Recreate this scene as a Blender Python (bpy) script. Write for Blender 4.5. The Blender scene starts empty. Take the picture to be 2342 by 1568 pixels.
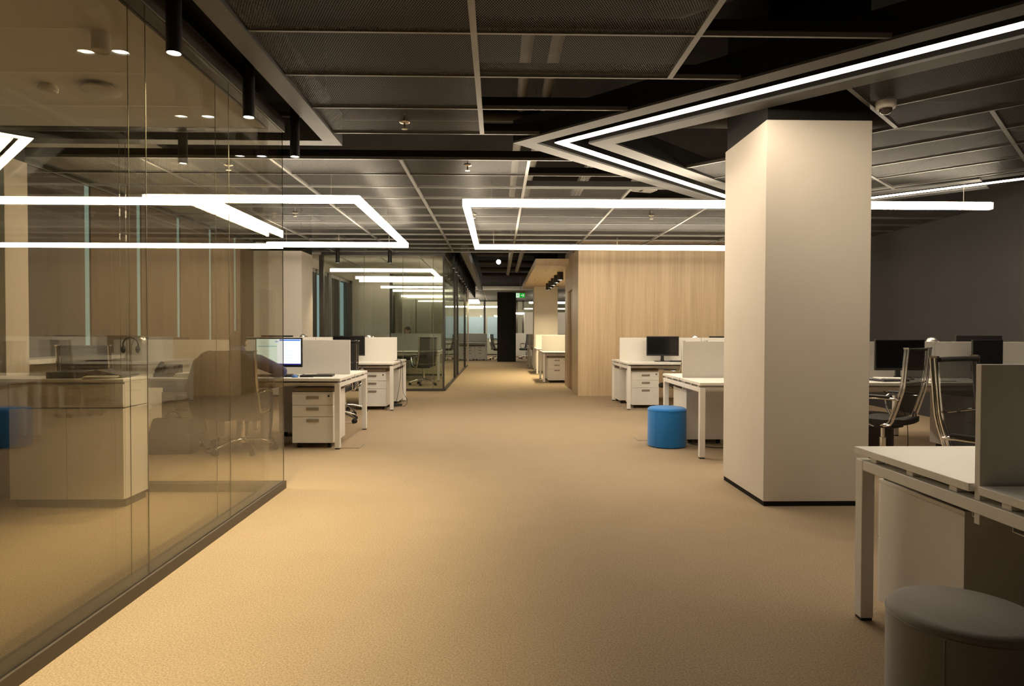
import bpy, bmesh, math, random
from mathutils import Vector, Matrix

random.seed(7)
SC = bpy.context.scene
COL = SC.collection
PI = math.pi

# ------------------------------------------------------------------ camera, world, exposure
F_PX = 1500.0
cam_data = bpy.data.cameras.new('camera')
cam_data.sensor_width = 36.0
cam_data.lens = F_PX / 2342.0 * 36.0
cam_data.clip_start = 0.02
cam_data.clip_end = 200
cam = bpy.data.objects.new('camera', cam_data)
COL.objects.link(cam)
CAMZ = 1.245
rot = Matrix.Rotation(-31.0 / F_PX, 4, 'Z') @ Matrix.Rotation(PI / 2 - 27.0 / F_PX, 4, 'X') @ Matrix.Rotation(0.002, 4, 'Z')
cam.matrix_world = Matrix.Translation((0, 0, CAMZ)) @ rot
SC.camera = cam

world = bpy.data.worlds.new('dusk')
SC.world = world
world.use_nodes = True
bg = world.node_tree.nodes['Background']
bg.inputs[0].default_value = (0.46, 0.60, 0.57, 1)
bg.inputs[1].default_value = 0.85

SC.view_settings.view_transform = 'Standard'
SC.view_settings.look = 'None'
SC.view_settings.exposure = 0.18
SC.view_settings.gamma = 1.0
SC.view_settings.use_curve_mapping = False
cy = SC.cycles
cy.max_bounces = 7
cy.diffuse_bounces = 3
cy.glossy_bounces = 4
cy.transmission_bounces = 4
cy.transparent_max_bounces = 24
cy.caustics_reflective = False
cy.caustics_refractive = False
cy.use_denoising = True
cy.sample_clamp_indirect = 4.0
cy.blur_glossy = 0.5

WARM = (1.0, 0.84, 0.62)
SPOT_COL = (1.0, 0.82, 0.48)
LED_L = 33.0
DIAMOND_L = 37.0
SPOT_W = 165.0

# ------------------------------------------------------------------ materials
def new_mat(name):
    m = bpy.data.materials.new(name)
    m.use_nodes = True
    nt = m.node_tree
    nt.nodes.clear()
    out = nt.nodes.new('ShaderNodeOutputMaterial')
    return m, nt, out

def N(nt, t, **kw):
    n = nt.nodes.new(t)
    for k, v in kw.items():
        setattr(n, k, v)
    return n

def rgba(c):
    return (c[0], c[1], c[2], 1.0)

def plain(name, col, rough=0.5, metal=0.0, var=0.04, scale=8.0, bump=0.0, spec=0.5, sheen=0.0):
    """principled with a faint procedural tone variation"""
    m, nt, out = new_mat(name)
    b = N(nt, 'ShaderNodeBsdfPrincipled')
    b.inputs['Roughness'].default_value = rough
    b.inputs['Metallic'].default_value = metal
    b.inputs['Specular IOR Level'].default_value = spec
    if sheen:
        b.inputs['Sheen Weight'].default_value = sheen
    tc = N(nt, 'ShaderNodeTexCoord')
    nz = N(nt, 'ShaderNodeTexNoise')
    nz.inputs['Scale'].default_value = scale
    nz.inputs['Detail'].default_value = 2
    nt.links.new(tc.outputs['Object'], nz.inputs['Vector'])
    cr = N(nt, 'ShaderNodeValToRGB')
    cr.color_ramp.elements[0].position = 0.3
    cr.color_ramp.elements[1].position = 0.7
    cr.color_ramp.elements[0].color = rgba([max(0, c * (1 - var)) for c in col])
    cr.color_ramp.elements[1].color = rgba([min(1, c * (1 + var)) for c in col])
    nt.links.new(nz.outputs['Fac'], cr.inputs['Fac'])
    nt.links.new(cr.outputs['Color'], b.inputs['Base Color'])
    if bump:
        bp = N(nt, 'ShaderNodeBump')
        bp.inputs['Strength'].default_value = bump
        bp.inputs['Distance'].default_value = 0.003
        nt.links.new(nz.outputs['Fac'], bp.inputs['Height'])
        nt.links.new(bp.outputs['Normal'], b.inputs['Normal'])
    nt.links.new(b.outputs[0], out.inputs[0])
    return m

def emit(name, col, s):
    m, nt, out = new_mat(name)
    e = N(nt, 'ShaderNodeEmission')
    e.inputs[0].default_value = rgba(col)
    e.inputs[1].default_value = s
    nt.links.new(e.outputs[0], out.inputs[0])
    return m

def glass_mat(name, tint, ior=1.5, rough=0.0):
    m, nt, out = new_mat(name)
    geo = N(nt, 'ShaderNodeNewGeometry')
    ma = N(nt, 'ShaderNodeMath', operation='MULTIPLY_ADD')
    ma.inputs[1].default_value = 1.0 / ior - ior
    ma.inputs[2].default_value = ior
    nt.links.new(geo.outputs['Backfacing'], ma.inputs[0])
    fr = N(nt, 'ShaderNodeFresnel')
    nt.links.new(ma.outputs[0], fr.inputs['IOR'])
    tr = N(nt, 'ShaderNodeBsdfTransparent')
    tr.inputs[0].default_value = rgba(tint)
    gl = N(nt, 'ShaderNodeBsdfGlossy')
    gl.inputs['Roughness'].default_value = rough
    gl.inputs['Color'].default_value = (0.95, 0.97, 0.95, 1)
    mx = N(nt, 'ShaderNodeMixShader')
    nt.links.new(fr.outputs[0], mx.inputs[0])
    nt.links.new(tr.outputs[0], mx.inputs[1])
    nt.links.new(gl.outputs[0], mx.inputs[2])
    nt.links.new(mx.outputs[0], out.inputs[0])
    return m

def carpet_mat():
    m, nt, out = new_mat('tan_carpet')
    b = N(nt, 'ShaderNodeBsdfPrincipled')
    b.inputs['Roughness'].default_value = 0.95
    b.inputs['Specular IOR Level'].default_value = 0.1
    tc = N(nt, 'ShaderNodeTexCoord')
    n1 = N(nt, 'ShaderNodeTexNoise'); n1.inputs['Scale'].default_value = 130; n1.inputs['Detail'].default_value = 3; n1.inputs['Roughness'].default_value = 0.7
    n2 = N(nt, 'ShaderNodeTexNoise'); n2.inputs['Scale'].default_value = 3.0; n2.inputs['Detail'].default_value = 4
    nt.links.new(tc.outputs['Object'], n1.inputs['Vector'])
    nt.links.new(tc.outputs['Object'], n2.inputs['Vector'])
    cr = N(nt, 'ShaderNodeValToRGB')
    e = cr.color_ramp.elements
    e[0].position = 0.27; e[0].color = (0.225, 0.165, 0.108, 1)
    e[1].position = 0.74; e[1].color = (0.49, 0.385, 0.275, 1)
    x = e.new(0.5); x.color = (0.355, 0.272, 0.185, 1)
    nt.links.new(n1.outputs['Fac'], cr.inputs['Fac'])
    mx = N(nt, 'ShaderNodeMix', data_type='RGBA', blend_type='MULTIPLY')
    mx.inputs['Factor'].default_value = 0.16
    cr2 = N(nt, 'ShaderNodeValToRGB')
    cr2.color_ramp.elements[0].position = 0.3; cr2.color_ramp.elements[0].color = (0.72, 0.70, 0.68, 1)
    cr2.color_ramp.elements[1].position = 0.7; cr2.color_ramp.elements[1].color = (1, 1, 1, 1)
    nt.links.new(n2.outputs['Fac'], cr2.inputs['Fac'])
    nt.links.new(cr.outputs['Color'], mx.inputs['A'])
    nt.links.new(cr2.outputs['Color'], mx.inputs['B'])
    nt.links.new(mx.outputs['Result'], b.inputs['Base Color'])
    bp = N(nt, 'ShaderNodeBump'); bp.inputs['Strength'].default_value = 0.12; bp.inputs['Distance'].default_value = 0.003
    nt.links.new(n1.outputs['Fac'], bp.inputs['Height'])
    nt.links.new(bp.outputs['Normal'], b.inputs['Normal'])
    nt.links.new(b.outputs[0], out.inputs[0])
    return m

def wood_mat(name, axis, dark, light, rough=0.45):
    """straight fine grain running along the axis 0 x, 1 y, 2 z"""
    m, nt, out = new_mat(name)
    b = N(nt, 'ShaderNodeBsdfPrincipled')
    b.inputs['Roughness'].default_value = rough
    tc = N(nt, 'ShaderNodeTexCoord')
    def layer(sc_across, sc_along, detail):
        mp = N(nt, 'ShaderNodeMapping')
        s = [sc_across] * 3
        s[axis] = sc_along
        mp.inputs['Scale'].default_value = s
        nz = N(nt, 'ShaderNodeTexNoise')
        nz.inputs['Scale'].default_value = 1.0
        nz.inputs['Detail'].default_value = detail
        nt.links.new(tc.outputs['Object'], mp.inputs['Vector'])
        nt.links.new(mp.outputs['Vector'], nz.inputs['Vector'])
        return nz
    a = layer(9.0, 0.25, 2)
    c = layer(70.0, 1.6, 3)
    mx = N(nt, 'ShaderNodeMix', data_type='FLOAT')
    mx.inputs['Factor'].default_value = 0.45
    nt.links.new(a.outputs['Fac'], mx.inputs['A'])
    nt.links.new(c.outputs['Fac'], mx.inputs['B'])
    cr = N(nt, 'ShaderNodeValToRGB')
    cr.color_ramp.elements[0].position = 0.28; cr.color_ramp.elements[0].color = rgba(dark)
    cr.color_ramp.elements[1].position = 0.70; cr.color_ramp.elements[1].color = rgba(light)
    nt.links.new(mx.outputs['Result'], cr.inputs['Fac'])
    nt.links.new(cr.outputs['Color'], b.inputs['Base Color'])
    nt.links.new(b.outputs[0], out.inputs[0])
    return m

def mesh_metal(name, col, px, py, open_frac):
    """expanded metal sheet: diamond openings are really open"""
    m, nt, out = new_mat(name)
    b = N(nt, 'ShaderNodeBsdfPrincipled')
    b.inputs['Base Color'].default_value = rgba(col)
    b.inputs['Metallic'].default_value = 0.3
    b.inputs['Roughness'].default_value = 0.5
    tr = N(nt, 'ShaderNodeBsdfTransparent')
    tc = N(nt, 'ShaderNodeTexCoord')
    sp = N(nt, 'ShaderNodeSeparateXYZ')
    nt.links.new(tc.outputs['Object'], sp.inputs[0])
    def M(op, a, bb=None):
        n = N(nt, 'ShaderNodeMath', operation=op)
        for i, v in enumerate((a, bb)):
            if v is None: continue
            if isinstance(v, (int, float)): n.inputs[i].default_value = v
            else: nt.links.new(v, n.inputs[i])
        return n.outputs[0]
    x = M('DIVIDE', sp.outputs[0], px)
    y = M('DIVIDE', sp.outputs[1], py)
    p = M('PINGPONG', M('ADD', x, y), 0.5)
    q = M('PINGPONG', M('SUBTRACT', x, y), 0.5)
    mn = M('MINIMUM', p, q)
    hole = M('GREATER_THAN', mn, 0.5 * (1 - open_frac))
    mx = N(nt, 'ShaderNodeMixShader')
    nt.links.new(hole, mx.inputs[0])
    nt.links.new(b.outputs[0], mx.inputs[1])
    nt.links.new(tr.outputs[0], mx.inputs[2])
    nt.links.new(mx.outputs[0], out.inputs[0])
    return m

def net_mat(name, col, open_amt):
    m, nt, out = new_mat(name)
    b = N(nt, 'ShaderNodeBsdfPrincipled')
    b.inputs['Base Color'].default_value = rgba(col)
    b.inputs['Roughness'].default_value = 0.7
    tr = N(nt, 'ShaderNodeBsdfTransparent')
    tc = N(nt, 'ShaderNodeTexCoord')
    vz = N(nt, 'ShaderNodeTexWave'); vz.inputs['Scale'].default_value = 160; vz.bands_direction = 'Z'
    nt.links.new(tc.outputs['Object'], vz.inputs['Vector'])
    lt = N(nt, 'ShaderNodeMath', operation='MULTIPLY')
    lt.inputs[1].default_value = open_amt * 2
    nt.links.new(vz.outputs['Fac'], lt.inputs[0])
    mx = N(nt, 'ShaderNodeMixShader')
    nt.links.new(lt.outputs[0], mx.inputs[0])
    nt.links.new(b.outputs[0], mx.inputs[1])
    nt.links.new(tr.outputs[0], mx.inputs[2])
    nt.links.new(mx.outputs[0], out.inputs[0])
    return m

MAT = {}
MAT['carpet'] = carpet_mat()
MAT['white'] = plain('white_laminate', (0.80, 0.78, 0.74), 0.38, var=0.015)
MAT['white_metal'] = plain('white_coated_metal', (0.78, 0.76, 0.73), 0.4, var=0.015)
MAT['screen_fabric'] = plain('white_screen_board', (0.74, 0.71, 0.66), 0.6, var=0.02, scale=60)
MAT['screen_grey'] = plain('grey_green_screen', (0.30, 0.31, 0.27), 0.5, var=0.03)
MAT['cabinet'] = plain('cabinet_white', (0.74, 0.71, 0.66), 0.45, var=0.015)
MAT['gap'] = plain('shadow_gap_dark', (0.05, 0.045, 0.04), 0.7)
MAT['column'] = plain('column_plaster', (0.72, 0.66, 0.585), 0.75, var=0.02, scale=3)
MAT['black_paint'] = plain('black_paint', (0.012, 0.011, 0.010), 0.7, var=0.1, spec=0.15)
MAT['dark_frame'] = plain('dark_bronze_frame', (0.045, 0.038, 0.032), 0.42, var=0.06)
MAT['base_rail'] = plain('bronze_base_rail', (0.075, 0.058, 0.042), 0.45, var=0.05)
MAT['trim_grey'] = plain('grey_ceiling_trim', (0.100, 0.100, 0.100), 0.5, metal=0.2, var=0.05, scale=5)
MAT['rail'] = plain('pale_ceiling_rail', (0.19, 0.185, 0.175), 0.4, metal=0.3, var=0.04)
MAT['panel'] = mesh_metal('expanded_metal', (0.074, 0.071, 0.066), 0.0140, 0.0280, 0.80)
MAT['slab'] = plain('dark_concrete', (0.012, 0.010, 0.008), 0.9, var=0.25, scale=1.2, spec=0.08)
MAT['pipe'] = plain('pale_pipe_lagging', (0.13, 0.115, 0.09), 0.7, var=0.15, scale=6)
MAT['pipe_dark'] = plain('dark_pipe', (0.045, 0.038, 0.03), 0.7, var=0.15, spec=0.2)
MAT['galv'] = plain('galvanised_steel', (0.30, 0.28, 0.25), 0.45, metal=0.7, var=0.12)
MAT['dark_wall'] = plain('charcoal_wall', (0.046, 0.044, 0.044), 0.85, var=0.05, scale=2, spec=0.2)
MAT['room_ceiling'] = plain('matt_white_ceiling', (0.76, 0.73, 0.67), 0.9, var=0.01)
MAT['wall_beige'] = plain('beige_wall', (0.58, 0.54, 0.47), 0.85, var=0.02)
MAT['wood'] = wood_mat('oak_veneer_upright', 2, (0.39, 0.278, 0.165), (0.60, 0.455, 0.29))
MAT['wood_flat'] = wood_mat('oak_veneer_flat', 1, (0.42, 0.295, 0.165), (0.58, 0.43, 0.25))
MAT['wood_door'] = wood_mat('oak_veneer_door', 2, (0.26, 0.15, 0.07), (0.38, 0.24, 0.12))
MAT['blind'] = wood_mat('brown_woven_blind', 2, (0.072, 0.052, 0.036), (0.105, 0.078, 0.055), 0.8)
MAT['blind_grey'] = wood_mat('grey_woven_blind', 2, (0.075, 0.068, 0.072), (0.105, 0.097, 0.10), 0.8)
MAT['blue_blind'] = plain('pale_blue_screen', (0.52, 0.68, 0.88), 0.5, var=0.03)
MAT['glass'] = glass_mat('partition_glass', (0.96, 0.95, 0.92), 1.39)
MAT['glass_rear'] = glass_mat('partition_glass_rear', (0.965, 0.955, 0.93), 1.28)
MAT['glass_far'] = glass_mat('partition_glass_green', (0.91, 0.94, 0.91), 1.5)
MAT['pane'] = glass_mat('window_pane', (0.86, 0.91, 0.90), 1.4)
MAT['silicone'] = plain('glass_joint', (0.16, 0.155, 0.11), 0.3)
MAT['led'] = emit('led_diffuser', WARM, LED_L)
MAT['led_far'] = emit('led_diffuser_far', WARM, 5.0)
MAT['led_diamond'] = emit('led_diffuser_recessed', WARM, DIAMOND_L)
MAT['spot_glow'] = emit('spot_lens', (1.0, 0.93, 0.82), 30.0)
MAT['blue'] = plain('blue_felt', (0.010, 0.19, 0.58), 0.9, var=0.06, scale=120, bump=0.15, sheen=0.3)
MAT['grey_felt'] = plain('grey_felt', (0.27, 0.25, 0.24), 0.9, var=0.06, scale=120, bump=0.15, sheen=0.2)
MAT['dark_felt'] = plain('dark_brown_felt', (0.03, 0.018, 0.014), 0.9, var=0.06, scale=120, sheen=0.2)
MAT['cushion'] = plain('taupe_cushion', (0.17, 0.125, 0.085), 0.9, var=0.06, scale=90, bump=0.1)
MAT['chrome'] = plain('chrome', (0.80, 0.78, 0.75), 0.10, metal=1.0, var=0.01)
MAT['chrome_soft'] = plain('satin_chrome', (0.74, 0.71, 0.66), 0.32, metal=0.9, var=0.01)
MAT['handle'] = plain('brushed_handle', (0.36, 0.32, 0.27), 0.35, metal=0.6, var=0.03)
MAT['black_plastic'] = plain('black_plastic', (0.014, 0.013, 0.013), 0.42, var=0.08)
MAT['rubber'] = plain('black_rubber', (0.012, 0.011, 0.010), 0.75, var=0.08)
MAT['net'] = net_mat('black_mesh_fabric', (0.02, 0.017, 0.015), 0.13)
MAT['seat'] = plain('black_seat_fabric', (0.018, 0.016, 0.015), 0.85, var=0.1, scale=60)
MAT['screen_black'] = plain('dark_screen', (0.006, 0.006, 0.007), 0.16, var=0.02)
MAT['paper'] = plain('paper', (0.82, 0.79, 0.74), 0.8, var=0.03)
MAT['skin'] = plain('skin', (0.52, 0.31, 0.20), 0.55, var=0.05)
MAT['hair'] = plain('short_brown_hair', (0.055, 0.032, 0.018), 0.85, spec=0.15, var=0.3, scale=90, bump=0.4)
MAT['sweater'] = plain('navy_sweater', (0.060, 0.060, 0.155), 0.9, var=0.1, scale=50, bump=0.2)
MAT['trousers'] = plain('blue_grey_jeans', (0.10, 0.12, 0.17), 0.9, var=0.12, scale=40)
MAT['shoe'] = plain('dark_shoe', (0.02, 0.016, 0.013), 0.5)
MAT['jacket'] = plain('brown_jacket', (0.034, 0.025, 0.014), 0.9, spec=0.08, var=0.15, scale=14, bump=0.25)
MAT['bag'] = plain('brown_black_bag', (0.030, 0.022, 0.015), 0.85, spec=0.1, var=0.12, scale=25)
MAT['green'] = emit('exit_green', (0.02, 0.42, 0.04), 0.75)
MAT['sign_white'] = emit('exit_white', (0.85, 0.95, 0.80), 0.85)
MAT['sign_housing'] = plain('sign_housing', (0.35, 0.25, 0.15), 0.5)
MAT['ui_white'] = emit('display_white', (0.93, 0.98, 1.0), 1.05)
MAT['ui_pale'] = emit('display_pale_green', (0.83, 0.97, 0.84), 0.92)
MAT['ui_blue'] = emit('display_blue', (0.08, 0.22, 0.75), 0.9)
MAT['ui_teal'] = emit('display_teal', (0.30, 0.58, 0.58), 0.8)
MAT['ui_grey'] = emit('display_grey_text', (0.55, 0.62, 0.66), 0.8)
MAT['ui_navy'] = emit('display_taskbar', (0.03, 0.03, 0.30), 0.7)
MAT['ui_photo'] = emit('display_picture', (0.14, 0.13, 0.12), 0.7)
MAT['mouse_blue'] = plain('blue_plastic', (0.03, 0.13, 0.42), 0.35)
MAT['box_yellow'] = plain('yellow_print', (0.62, 0.40, 0.05), 0.5, var=0.2, scale=30)
MAT['box_dark'] = plain('dark_print', (0.06, 0.055, 0.045), 0.5, var=0.4, scale=40)
MAT['cable'] = plain('cable_black', (0.012, 0.011, 0.010), 0.55)
MAT['white_plastic'] = plain('white_plastic', (0.74, 0.71, 0.66), 0.4, var=0.02)
MAT['brass'] = plain('sprinkler_metal', (0.50, 0.44, 0.36), 0.3, metal=0.9)
MAT['smoke_dome'] = plain('smoked_dome', (0.06, 0.045, 0.04), 0.08, var=0.02)
MAT['brick_dark'] = plain('dark_column_cladding', (0.009, 0.007, 0.006), 0.75, var=0.2)
MAT['binder_blue'] = plain('binder_blue', (0.06, 0.13, 0.24), 0.5)
MAT['binder_dark'] = plain('binder_dark', (0.03, 0.03, 0.035), 0.5)

# ------------------------------------------------------------------ mesh helpers
class MB:
    def __init__(self):
        self.v, self.f, self.mi, self.mats = [], [], [], []
        self.cur = 0
    def use(self, mat):
        if mat not in self.mats: self.mats.append(mat)
        self.cur = self.mats.index(mat)
        return self
    def add(self, vs, fs):
        o = len(self.v)
        self.v += [tuple(p) for p in vs]
        self.f += [tuple(i + o for i in f) for f in fs]
        self.mi += [self.cur] * len(fs)
        return self
    def box(self, x0, x1, y0, y1, z0, z1):
        vs = [(x, y, z) for z in (z0, z1) for y in (y0, y1) for x in (x0, x1)]
        return self.add(vs, [(0, 2, 3, 1), (4, 5, 7, 6), (0, 1, 5, 4), (2, 6, 7, 3), (0, 4, 6, 2), (1, 3, 7, 5)])
    def cbox(self, c, s, M=None):
        x, y, z = c
        a, b, d = s[0] / 2, s[1] / 2, s[2] / 2
        vs = [Vector((i * a, j * b, k * d)) for k in (-1, 1) for j in (-1, 1) for i in (-1, 1)]
        if M is not None: vs = [M @ p for p in vs]
        vs = [p + Vector(c) for p in vs]
        return self.add(vs, [(0, 2, 3, 1), (4, 5, 7, 6), (0, 1, 5, 4), (2, 6, 7, 3), (0, 4, 6, 2), (1, 3, 7, 5)])
    def prism(self, poly, z0, z1):
        n = len(poly)
        area = sum(poly[i][0] * poly[(i + 1) % n][1] - poly[(i + 1) % n][0] * poly[i][1] for i in range(n))
        if area < 0: poly = poly[::-1]
        vs = [(p[0], p[1], z0) for p in poly] + [(p[0], p[1], z1) for p in poly]
        fs = [tuple(range(n))[::-1], tuple(range(n, 2 * n))]
        fs += [(i, (i + 1) % n, n + (i + 1) % n, n + i) for i in range(n)]
        return self.add(vs, fs)
    def poly(self, pts):
        return self.add(pts, [tuple(range(len(pts)))])
    def lathe(self, prof, n=24, c=(0, 0, 0), M=None):
        vs, fs = [], []
        for r, z in prof:
            for i in range(n):
                a = 2 * PI * i / n
                vs.append(Vector((r * math.cos(a), r * math.sin(a), z)))
        if M is not None: vs = [M @ p for p in vs]
        vs = [p + Vector(c) for p in vs]
        m = len(prof)
        for j in range(m - 1):
            for i in range(n):
                fs.append((j * n + i, j * n + (i + 1) % n, (j + 1) * n + (i + 1) % n, (j + 1) * n + i))
        fs.append(tuple(range(n))[::-1])
        fs.append(tuple((m - 1) * n + i for i in range(n)))
        return self.add(vs, fs)
    def cyl(self, a, b, r, n=12, r2=None):
        return self.tube([a, b], r, n, r2)
    def tube(self, path, r, n=8, r2=None, flat=1.0):
        P = [Vector(p) for p in path]
        m = len(P)
        rings = []
        up = None
        for i in range(m):
            t = (P[min(i + 1, m - 1)] - P[max(i - 1, 0)])
            if t.length < 1e-9: t = Vector((0, 0, 1))
            t.normalize()
            if up is None:
                ref = Vector((0, 0, 1)) if abs(t.z) < 0.9 else Vector((1, 0, 0))
                up = t.cross(ref).normalized()
            else:
                up = (up - t * up.dot(t))
                if up.length < 1e-6:
                    ref = Vector((0, 0, 1)) if abs(t.z) < 0.9 else Vector((1, 0, 0))
                    up = t.cross(ref)
                up.normalize()
            w = t.cross(up)
            rr = r if r2 is None else r + (r2 - r) * i / max(1, m - 1)
            rings.append([P[i] + up * math.cos(2 * PI * k / n) * rr + w * math.sin(2 * PI * k / n) * rr * flat for k in range(n)])
        vs = [p for ring in rings for p in ring]
        fs = []
        for j in range(m - 1):
            for k in range(n):
                fs.append((j * n + k, j * n + (k + 1) % n, (j + 1) * n + (k + 1) % n, (j + 1) * n + k))
        fs.append(tuple(range(n))[::-1])
        fs.append(tuple((m - 1) * n + k for k in range(n)))
        return self.add(vs, fs)
    def ball(self, c, r, n=12, m=8, M=None):
        prof = []
        for j in range(1, m):
            a = -PI / 2 + PI * j / m
            prof.append((math.cos(a), math.sin(a)))
        vs = []
        rx, ry, rz = (r, r, r) if isinstance(r, (int, float)) else r
        for rr, z in prof:
            for i in range(n):
                a = 2 * PI * i / n
                vs.append(Vector((rr * math.cos(a) * rx, rr * math.sin(a) * ry, z * rz)))
        vs += [Vector((0, 0, -rz)), Vector((0, 0, rz))]
        if M is not None: vs = [M @ p for p in vs]
        vs = [p + Vector(c) for p in vs]
        fs = []
        k = len(prof)
        for j in range(k - 1):
            for i in range(n):
                fs.append((j * n + i, j * n + (i + 1) % n, (j + 1) * n + (i + 1) % n, (j + 1) * n + i))
        for i in range(n):
            fs.append((k * n, (i + 1) % n, i))
            fs.append((k * n + 1, (k - 1) * n + i, (k - 1) * n + (i + 1) % n))
        return self.add(vs, fs)
    def build(self, name, mat=None, parent=None, smooth=False, bevel=0.0, segs=2, loc=None):
        me = bpy.data.meshes.new(name)
        me.from_pydata(self.v, [], self.f)
        if mat is not None and not self.mats:
            me.materials.append(MAT[mat] if isinstance(mat, str) else mat)
        for mm in self.mats:
            me.materials.append(MAT[mm] if isinstance(mm, str) else mm)
        if len(self.mats) > 1:
            me.polygons.foreach_set('material_index', self.mi)
        me.validate()
        me.update()
        if smooth:
            me.polygons.foreach_set('use_smooth', [True] * len(me.polygons))
            me.set_sharp_from_angle(angle=math.radians(38))
        o = bpy.data.objects.new(name, me)
        COL.objects.link(o)
        if parent is not None: o.parent = parent
        if loc is not None: o.location = loc
        if bevel:
            bv = o.modifiers.new('edge', 'BEVEL')
            bv.width = bevel
            bv.segments = segs
            bv.limit_method = 'ANGLE'
            bv.angle_limit = math.radians(50)
        return o

def tag(o, label, cat, group=None, kind=None):
    if label: o['label'] = label
    if cat: o['category'] = cat
    if group: o['group'] = group
    if kind: o['kind'] = kind
    return o

def thing(name, label, cat, loc=(0, 0, 0), rz=0.0, group=None):
    o = bpy.data.objects.new(name, None)
    o.empty_display_size = 0.05
    COL.objects.link(o)
    o.location = loc
    o.rotation_euler = (0, 0, rz)
    return tag(o, label, cat, group)

def struct_root(name, loc=(0, 0, 0), rz=0.0):
    o = bpy.data.objects.new(name, None)
    o.empty_display_size = 0.05
    COL.objects.link(o)
    o.location = loc
    o.rotation_euler = (0, 0, rz)
    o['kind'] = 'structure'
    return o

def struct(name, mb, mat, **kw):
    o = mb.build(name, mat, **kw)
    if o.parent is None: o['kind'] = 'structure'
    return o

KIDS = {}
def kids_of(o):
    return [c for c in COL.objects if c.parent == o]

def dup(root, loc, rz, label, group=None, cat=None):
    r = root.copy()
    COL.objects.link(r)
    r.location = loc
    r.rotation_euler = (0, 0, rz)
    r['label'] = label
    if group: r['group'] = group
    if root.name not in KIDS:
        KIDS[root.name] = [(c, kids_of(c)) for c in kids_of(root)]
    for c, gs in KIDS[root.name]:
        cc = c.copy()
        COL.objects.link(cc)
        cc.parent = r
        for g in gs:
            gg = g.copy()
            COL.objects.link(gg)
            gg.parent = cc
    return r

def clip_poly(poly, a, b, c):
    """keep the part with a*x + b*y + c >= 0"""
    out = []
    n = len(poly)
    for i in range(n):
        p, q = poly[i], poly[(i + 1) % n]
        dp, dq = a * p[0] + b * p[1] + c, a * q[0] + b * q[1] + c
        if dp >= 0: out.append(p)
        if (dp >= 0) != (dq >= 0):
            t = dp / (dp - dq)
            out.append((p[0] + (q[0] - p[0]) * t, p[1] + (q[1] - p[1]) * t))
    return out

CZ = 2.845          # level of the suspended ceiling
SLAB = 3.75
GX = -1.69          # glass room, corridor face
GY = 5.20           # glass room, rear face
R2 = math.sqrt(0.5)
# recessed LED diamond, in axes u=(x+y)/sqrt2, v=(x-y)/sqrt2
U0, U1, V0, V1 = 4.29, 8.58, -3.55, 2.6

# ------------------------------------------------------------------ room shell
struct('floor', MB().box(-6.0, 8.0, -7.0, 37.5, -0.1, 0.0), 'carpet')
struct('ceiling', MB().box(-6.0, 8.0, -7.0, 37.5, SLAB, SLAB + 0.15), 'slab')
struct('wall_right', MB().box(6.32, 6.5, -6.9, 37, 0, SLAB), 'dark_wall')
struct('wall_rear', MB().box(-6.0, 8.0, -7.0, -6.9, 0, SLAB), 'wall_beige')

# left window wall: sill, lintel, mullions, panes
WX = -4.62
w = struct_root('wall_left')
b = MB().box(WX - 0.2, WX, -6.9, 13.5, 0, 0.93).box(WX - 0.2, WX, -6.9, 13.5, 2.95, SLAB)
b.build('wall_panel', 'wall_beige', w)
struct('trim_1', MB().box(WX, WX + 0.34, -3.4, 12.38, 0.93, 0.975), 'white')
edges = [4.27 + 1.02 * i for i in range(9)]
for i in range(8):
    wr = struct_root('window_%d' % (i + 1), (WX - 0.1, edges[i], 0))
    fb = MB()
    wd = edges[i + 1] - edges[i]
    fb.box(-0.04, 0.04, 0, 0.03, 0.93, 2.95).box(-0.04, 0.04, wd - 0.03, wd, 0.93, 2.95)
    fb.box(-0.04, 0.04, 0.03, wd - 0.03, 0.93, 0.97).box(-0.04, 0.04, 0.03, wd - 0.03, 2.91, 2.95)
    fb.build('window_frame', 'dark_frame', wr)
    MB().box(-0.006, 0.006, 0.03, wd - 0.03, 0.97, 2.91).build('window_pane', 'pane', wr)
struct("wall_left_near", MB().box(WX - 0.2, WX, -6.9, 4.27, 0.93, 2.95), 'wall_beige')

# columns
def column(name, x0, x1, y0, y1, top, mat='column', base=True, head=True):
    r = struct_root(name)
    MB().box(x0, x1, y0, y1, 0.035 if base else 0.0, top).build('column_shaft', mat, r, bevel=0.004)
    if base: MB().box(x0 + 0.006, x1 - 0.006, y0 + 0.006, y1 - 0.006, 0.0, 0.035).build('column_skirting', 'black_paint', r)
    if head: MB().box(x0 + 0.012, x1 - 0.012, y0 + 0.012, y1 - 0.012, top, SLAB).build('column_head', 'black_paint', r)
    return r
column('column_near', 1.89, 2.645, 4.617, 5.46, 2.74)
column('column_left', -4.9, -4.14, 5.60, 5.875, 2.71)
column('column_rear', -4.62, -3.70, 12.42, 13.16, 2.745)
column('column_canopy', 1.14, 1.90, 21.0, 21.75, 2.68)
column('column_dark', -0.05, 0.71, 26.7, 27.4, 2.835, 'brick_dark', False, False)

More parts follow.
